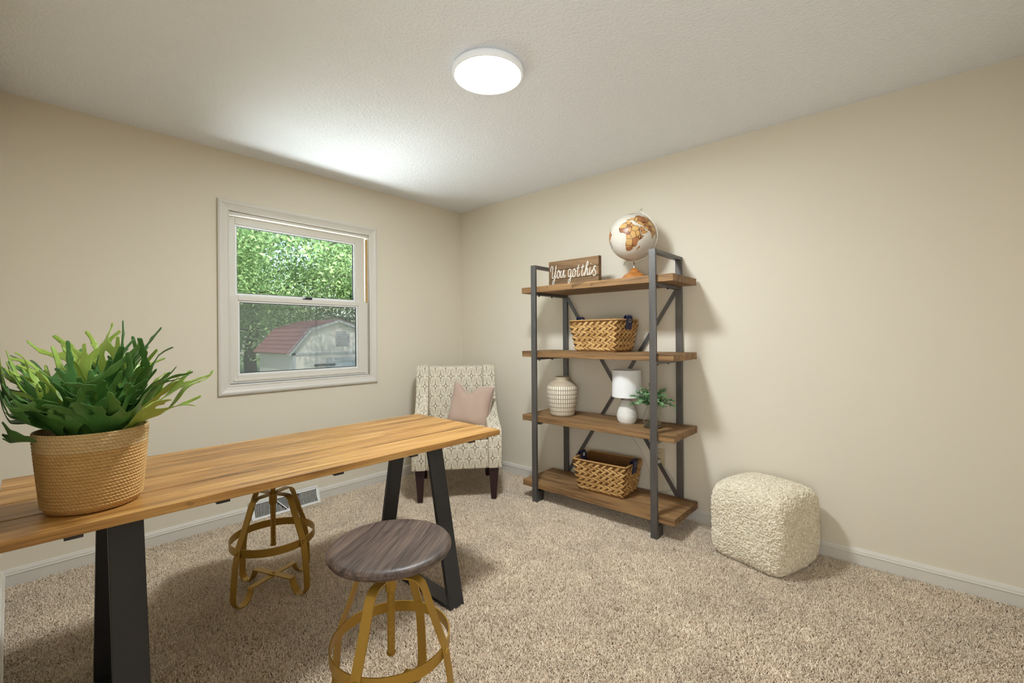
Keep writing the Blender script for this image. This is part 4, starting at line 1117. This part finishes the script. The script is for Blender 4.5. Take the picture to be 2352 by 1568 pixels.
        for (x, y) in verts:
            f = min(max(y, 0) / ymax, .9999) * N; k = int(f); fr_ = f - k
            r_, z = spine[k][0] * (1 - fr_) + spine[k + 1][0] * fr_, spine[k][1] * (1 - fr_) + spine[k + 1][1] * fr_
            a = ang[k]; nrm = out_d * -math.sin(a) + Vector((0, 0, math.cos(a)))
            lift = cup * (x * x) * 5 + .014 * math.sin(ph + x * 38 + y * 22) * min(1, max(y, 0) / .12) + tw * x * max(y, 0) / ymax
            q = base + out_d * r_ + Vector((0, 0, z)) + sd * x + nrm * lift
            lim = YN + .035 - c0.y
            if q.y < lim: ex_ = lim - q.y; q.y = lim - .022 * math.tanh(ex_ / .05); q.z += ex_ * .45; q.x -= ex_ * .25
            P3.append(q)
        me = bpy.data.meshes.new('frond'); me.from_pydata([tuple(p) for p in P3], [], faces)
        ul = me.uv_layers.new(name='UVMap'); li = np.zeros(len(me.loops), np.int32); me.loops.foreach_get('vertex_index', li)
        ul.data.foreach_set('uv', np.array(verts, np.float32)[li].reshape(-1)); me.update()
        o = mk('frond', me, mat, c, smooth=179)
        so_ = o.modifiers.new('thickness', 'SOLIDIFY'); so_.thickness = .0016; so_.offset = 0
    # azimuths: camera looks along (-.66,.75); image right is (+.75,+.67)
    right = math.atan2(.67, .75); rnd = random.Random(21)
    spec = [  # angle from image-right (0 right, 90 away, 180 left, 270 towards camera), start/end elevation, length, material, lobes
        (10, 76, 40, .34, 2, 3), (35, 80, 62, .37, 2, 4), (60, 84, 70, .36, 2, 3), (-15, 62, 12, .30, 1, 3), (5, 50, -5, .31, 0, 3), (-30, 60, 10, .27, 2, 4),
        (90, 86, 66, .34, 0, 4), (115, 82, 60, .33, 0, 4), (140, 78, 46, .34, 0, 3), (160, 72, 30, .36, 0, 4), (178, 68, 22, .36, 0, 4), (190, 60, 8, .34, 2, 3),
        (205, 62, 8, .30, 1, 4), (222, 60, 0, .25, 2, 4), (245, 66, 12, .25, 1, 4), (270, 70, 30, .26, 1, 5), (290, 72, 34, .27, 2, 4), (312, 70, 28, .27, 1, 4), (335, 66, 22, .29, 2, 4),
        (128, 80, 55, .28, 2, 3), (75, 82, 60, .29, 1, 4), (172, 76, 50, .30, 0, 4), (258, 82, 62, .26, 0, 4), (200, 78, 58, .29, 0, 4), (300, 80, 66, .27, 1, 4), (350, 78, 56, .30, 2, 4), (230, 46, -24, .19, 2, 3), (45, 60, 15, .28, 0, 3), (185, 50, -14, .29, 2, 3), (150, 62, 14, .33, 1, 4)]
    for i, (d, e0, e1, L, m, nl) in enumerate(spec):
        frond(right + R(d) + rnd.uniform(-.08, .08), R(e0), R(e1), L * .85, 100 + i, mats[m], nl, cup=rnd.uniform(.2, .7), base_w=.0165, roff=.02 + .045 * (1 - e0 / 90) * 2)
plant()

# ------------------------------------------------------------------ outdoors
GZ = -1.1
def outdoors():
    t = NT('lawn'); co = t.coord()
    t.base(t.mix(t.noise(co, 2.5, 5), srgb(58, 82, 34), srgb(116, 134, 66)), .9)
    tag(MB().box(-60, -.16, -40, 50, GZ - .3, GZ).build('ground', t.m), 'green lawn outside the window', kind='structure')
    # shed
    fx, fy, Wd, Ln = -10.0, 3.80, 2.75, 2.5
    c = empty('garden_shed', (fx, fy, GZ)); tag(c, 'white gambrel shed with red shingle roof seen through the window', 'shed')
    hw = Wd / 2; zE, zK, zR, xK = 1.92, 2.54, 2.80, .86
    pal = plain('shed_siding', srgb(186, 180, 172), .7, 0, .06, 5); trim = plain('shed_trim', srgb(150, 152, 154), .6)
    shg = NT('red_shingles'); co = shg.coord(); shg.base(shg.mix(shg.noise(co, 12, 4), srgb(96, 60, 62), srgb(142, 98, 98)), .85)
    gb = [(-hw, 0), (hw, 0), (hw, zE), (xK, zK), (0, zR), (-xK, zK), (-hw, zE)]
    MB().prism(gb, -Ln, 0, lambda u, v, tt: (tt, u, v)).build('walls', pal, c)
    for i in range(8):   # upright siding battens on the front
        y = -hw + .19 + i * (Wd - .38) / 7; zt = zE + (zK - zE) * (hw - abs(y)) / (hw - xK) if abs(y) > xK else zK + (zR - zK) * (xK - abs(y)) / xK
        MB().box(.001, .012, y - .012, y + .012, 0, zt - .05).build('siding_batten', pal, c)
    rl = [(-hw - .14, zE - .08), (-xK - .02, zK + .05), (0, zR + .06), (xK + .02, zK + .05), (hw + .14, zE - .08)]
    for i in range(4):
        (u0, v0), (u1, v1) = rl[i], rl[i + 1]; n = 6
        for k in range(n):   # shingle courses
            a, b = k / n, (k + 1) / n; p0 = (u0 + (u1 - u0) * a, v0 + (v1 - v0) * a); p1 = (u0 + (u1 - u0) * b, v0 + (v1 - v0) * b)
            dx, dz = -(v1 - v0), (u1 - u0); ln = math.hypot(dx, dz); dx, dz = dx / ln, dz / ln; lo_, hi_ = (.035, .02) if i < 2 else (.02, .035)
            MB().prism([(p0[0], p0[1]), (p1[0], p1[1]), (p1[0] + dx * hi_, p1[1] + dz * hi_), (p0[0] + dx * lo_, p0[1] + dz * lo_)], -Ln - .12, .14, lambda u, v, tt: (tt, u, v)).build('shingle_course', shg.m, c)
        MB().band([(.10, u0, v0 - .03), (.10, u1, v1 - .03)], (1, 0, 0), .05, .10).build('fascia', trim, c)
    vt = MB()
    for z in range(7): vt.box(.012, .03, -.03, .37, 2.08 + z * .055, 2.11 + z * .055)
    v_ = MB().box(0, .014, -.06, .40, 2.04, 2.50).build('gable_vent', trim, c); vt.build('vent_slats', trim, v_)
    MB().box(0, .03, -hw, hw, 1.80, 1.86).build('belt_trim', trim, c)
    dr = MB().box(.0, .03, -.35, 1.0, .05, 1.68).build('door', plain('shed_door', srgb(158, 164, 170), .6), c)
    mb = MB()
    for y0, y1, z0, z1 in ((-.35, 1.0, 1.56, 1.68), (-.35, -.23, .05, 1.56), (.88, 1.0, .05, 1.56), (-.23, .88, .72, .84)): mb.box(.03, .05, y0, y1, z0, z1)
    mb.build('door_frame', trim, dr)
    for z in (1.48,): MB().box(.05, .06, -.75, -.1, z - .03, z + .03).build('strap_hinge', M['black'], dr)
    for y in (-hw, hw): MB().box(0, .03, y - .09 if y > 0 else y, y if y > 0 else y + .09, 0, zE).build('corner_board', trim, c)
    # neighbouring house with lap siding
    n = empty('neighbour_house', (-15.2, -3.2, GZ)); tag(n, 'grey lap sided house at left outside the window', 'house')
    MB().box(-5, 0, -6, 5.0, 0, 2.9).build('walls', plain('house_siding', srgb(176, 178, 176), .7), n)
    for k in range(15): MB().prism([(0, k * .19), (.03, k * .19), (.008, k * .19 + .19), (0, k * .19 + .19)], -6, 5.0, lambda u, v, tt: (u, tt, v)).build('lap_board', plain('lap_board', srgb(178, 180, 178), .7) if k == 0 else bpy.data.materials['lap_board'], n)
    MB().prism([(.5, 2.75), (.5, 2.9), (-2.5, 4.2), (-5.5, 2.9), (-5.5, 2.75)], -6.3, 5.3, lambda u, v, tt: (u, tt, v)).build('roof', shg.m, n)
    lm = NT('tree_leaves'); geo = lm.n('NewGeometry'); rp = geo.outputs['Random Per Island']
    lcol = lm.mix(rp, srgb(94, 130, 80), srgb(178, 202, 142))
    df = lm.n('BsdfDiffuse'); tl = lm.n('BsdfTranslucent'); mx = lm.n('MixShader'); mx.inputs[0].default_value = .42
    lm.l(lcol, df.inputs[0]); lm.l(lcol, tl.inputs[0]); lm.l(df.outputs[0], mx.inputs[1]); lm.l(tl.outputs[0], mx.inputs[2]); lm.l(mx.outputs[0], lm.o.inputs[0])
    bark = plain('tree_bark', srgb(62, 54, 46), .9, 0, .3, 12, .6, 40)
    def tree(loc, h, cr, seed, nl, ls, label, lean=(0, 0), zlow=.35, name='leafy_tree'):
        r_ = random.Random(seed); tr = empty(name, loc); tag(tr, label, 'tree', 'trees outside the window')
        top = Vector((lean[0], lean[1], h * .8)); mb = MB(); trunk = [Vector((0, 0, -.1)).lerp(top, k / 6) + Vector((r_.uniform(-.1, .1), r_.uniform(-.1, .1), 0)) * (k > 0) for k in range(7)]
        r0 = h * .022 + .05
        mb.tube(trunk, [r0 * (1 - .12 * k) for k in range(7)], 9); mb.build('trunk', bark, tr, smooth=60)
        ends = []; bm_ = MB()
        for k in range(22):
            s = r_.uniform(zlow, 1); p = Vector((0, 0, 0)).lerp(top, s); a = r_.uniform(0, 6.28); ln = cr * r_.uniform(.55, 1.0) * (1.1 - .4 * s)
            e = p + Vector((math.cos(a) * ln, math.sin(a) * ln, r_.uniform(-.15, .5) * ln)); m_ = p.lerp(e, .5) + Vector((0, 0, .12 * ln))
            bm_.tube([p, m_, e], [r0 * .30, r0 * .18, r0 * .05], 5); ends += [m_, e, p.lerp(e, .75), m_.lerp(e, .3), m_.lerp(e, .6)]
        bm_.build('branches', bark, tr, smooth=60)
        E_ = np.array([tuple(e) for e in ends]); g = np.random.default_rng(seed)
        idx = g.integers(0, len(E_), nl); ctr = E_[idx] + g.normal(0, cr * .15, (nl, 3)) * np.array([1, 1, .75])
        d1 = g.normal(0, 1, (nl, 3)); d1 /= np.linalg.norm(d1, axis=1)[:, None]; d2 = g.normal(0, 1, (nl, 3)); d2 -= d1 * (d1 * d2).sum(1)[:, None]; d2 /= np.linalg.norm(d2, axis=1)[:, None]
        sz = ls * g.uniform(.6, 1.3, (nl, 1)); q = np.stack([ctr - d1 * sz, ctr + d2 * sz * .45, ctr + d1 * sz, ctr - d2 * sz * .45], 1).reshape(-1, 3)
        me = bpy.data.meshes.new('foliage'); me.vertices.add(4 * nl); me.vertices.foreach_set('co', q.reshape(-1)); me.loops.add(4 * nl); me.loops.foreach_set('vertex_index', np.arange(4 * nl, dtype=np.int32))
        me.polygons.add(nl); me.polygons.foreach_set('loop_start', np.arange(nl, dtype=np.int32) * 4); me.polygons.foreach_set('loop_total', np.full(nl, 4, np.int32)); me.update(calc_edges=True)
        tag(mk('foliage', me, lm.m, tr), kind='stuff')
    tree((-16.5, 9.5, GZ), 10, 4.6, 1, 30000, .075, 'tall leafy tree rising right behind the shed', zlow=.15)
    tree((-19.5, 4.5, GZ), 11, 5.0, 2, 32000, .085, 'broad leafy tree behind the shed roof', zlow=.1)
    tree((-14.6, .6, GZ), 8, 3.6, 3, 26000, .07, 'dense leafy tree standing before the neighbour house', zlow=.2)
    tree((-24, 12.5, GZ), 12, 6.0, 4, 22000, .12, 'far leafy tree filling the gap at right', zlow=.05)
    tree((-28, 4, GZ), 12, 6.5, 5, 24000, .12, 'far leafy tree filling the gap at left', zlow=.05)
    tree((-5.6, 3.5, GZ), 7.6, 2.9, 6, 14000, .05, 'nearer leafy tree shading the shed front', lean=(-.3, -1.6), zlow=.62)
outdoors()
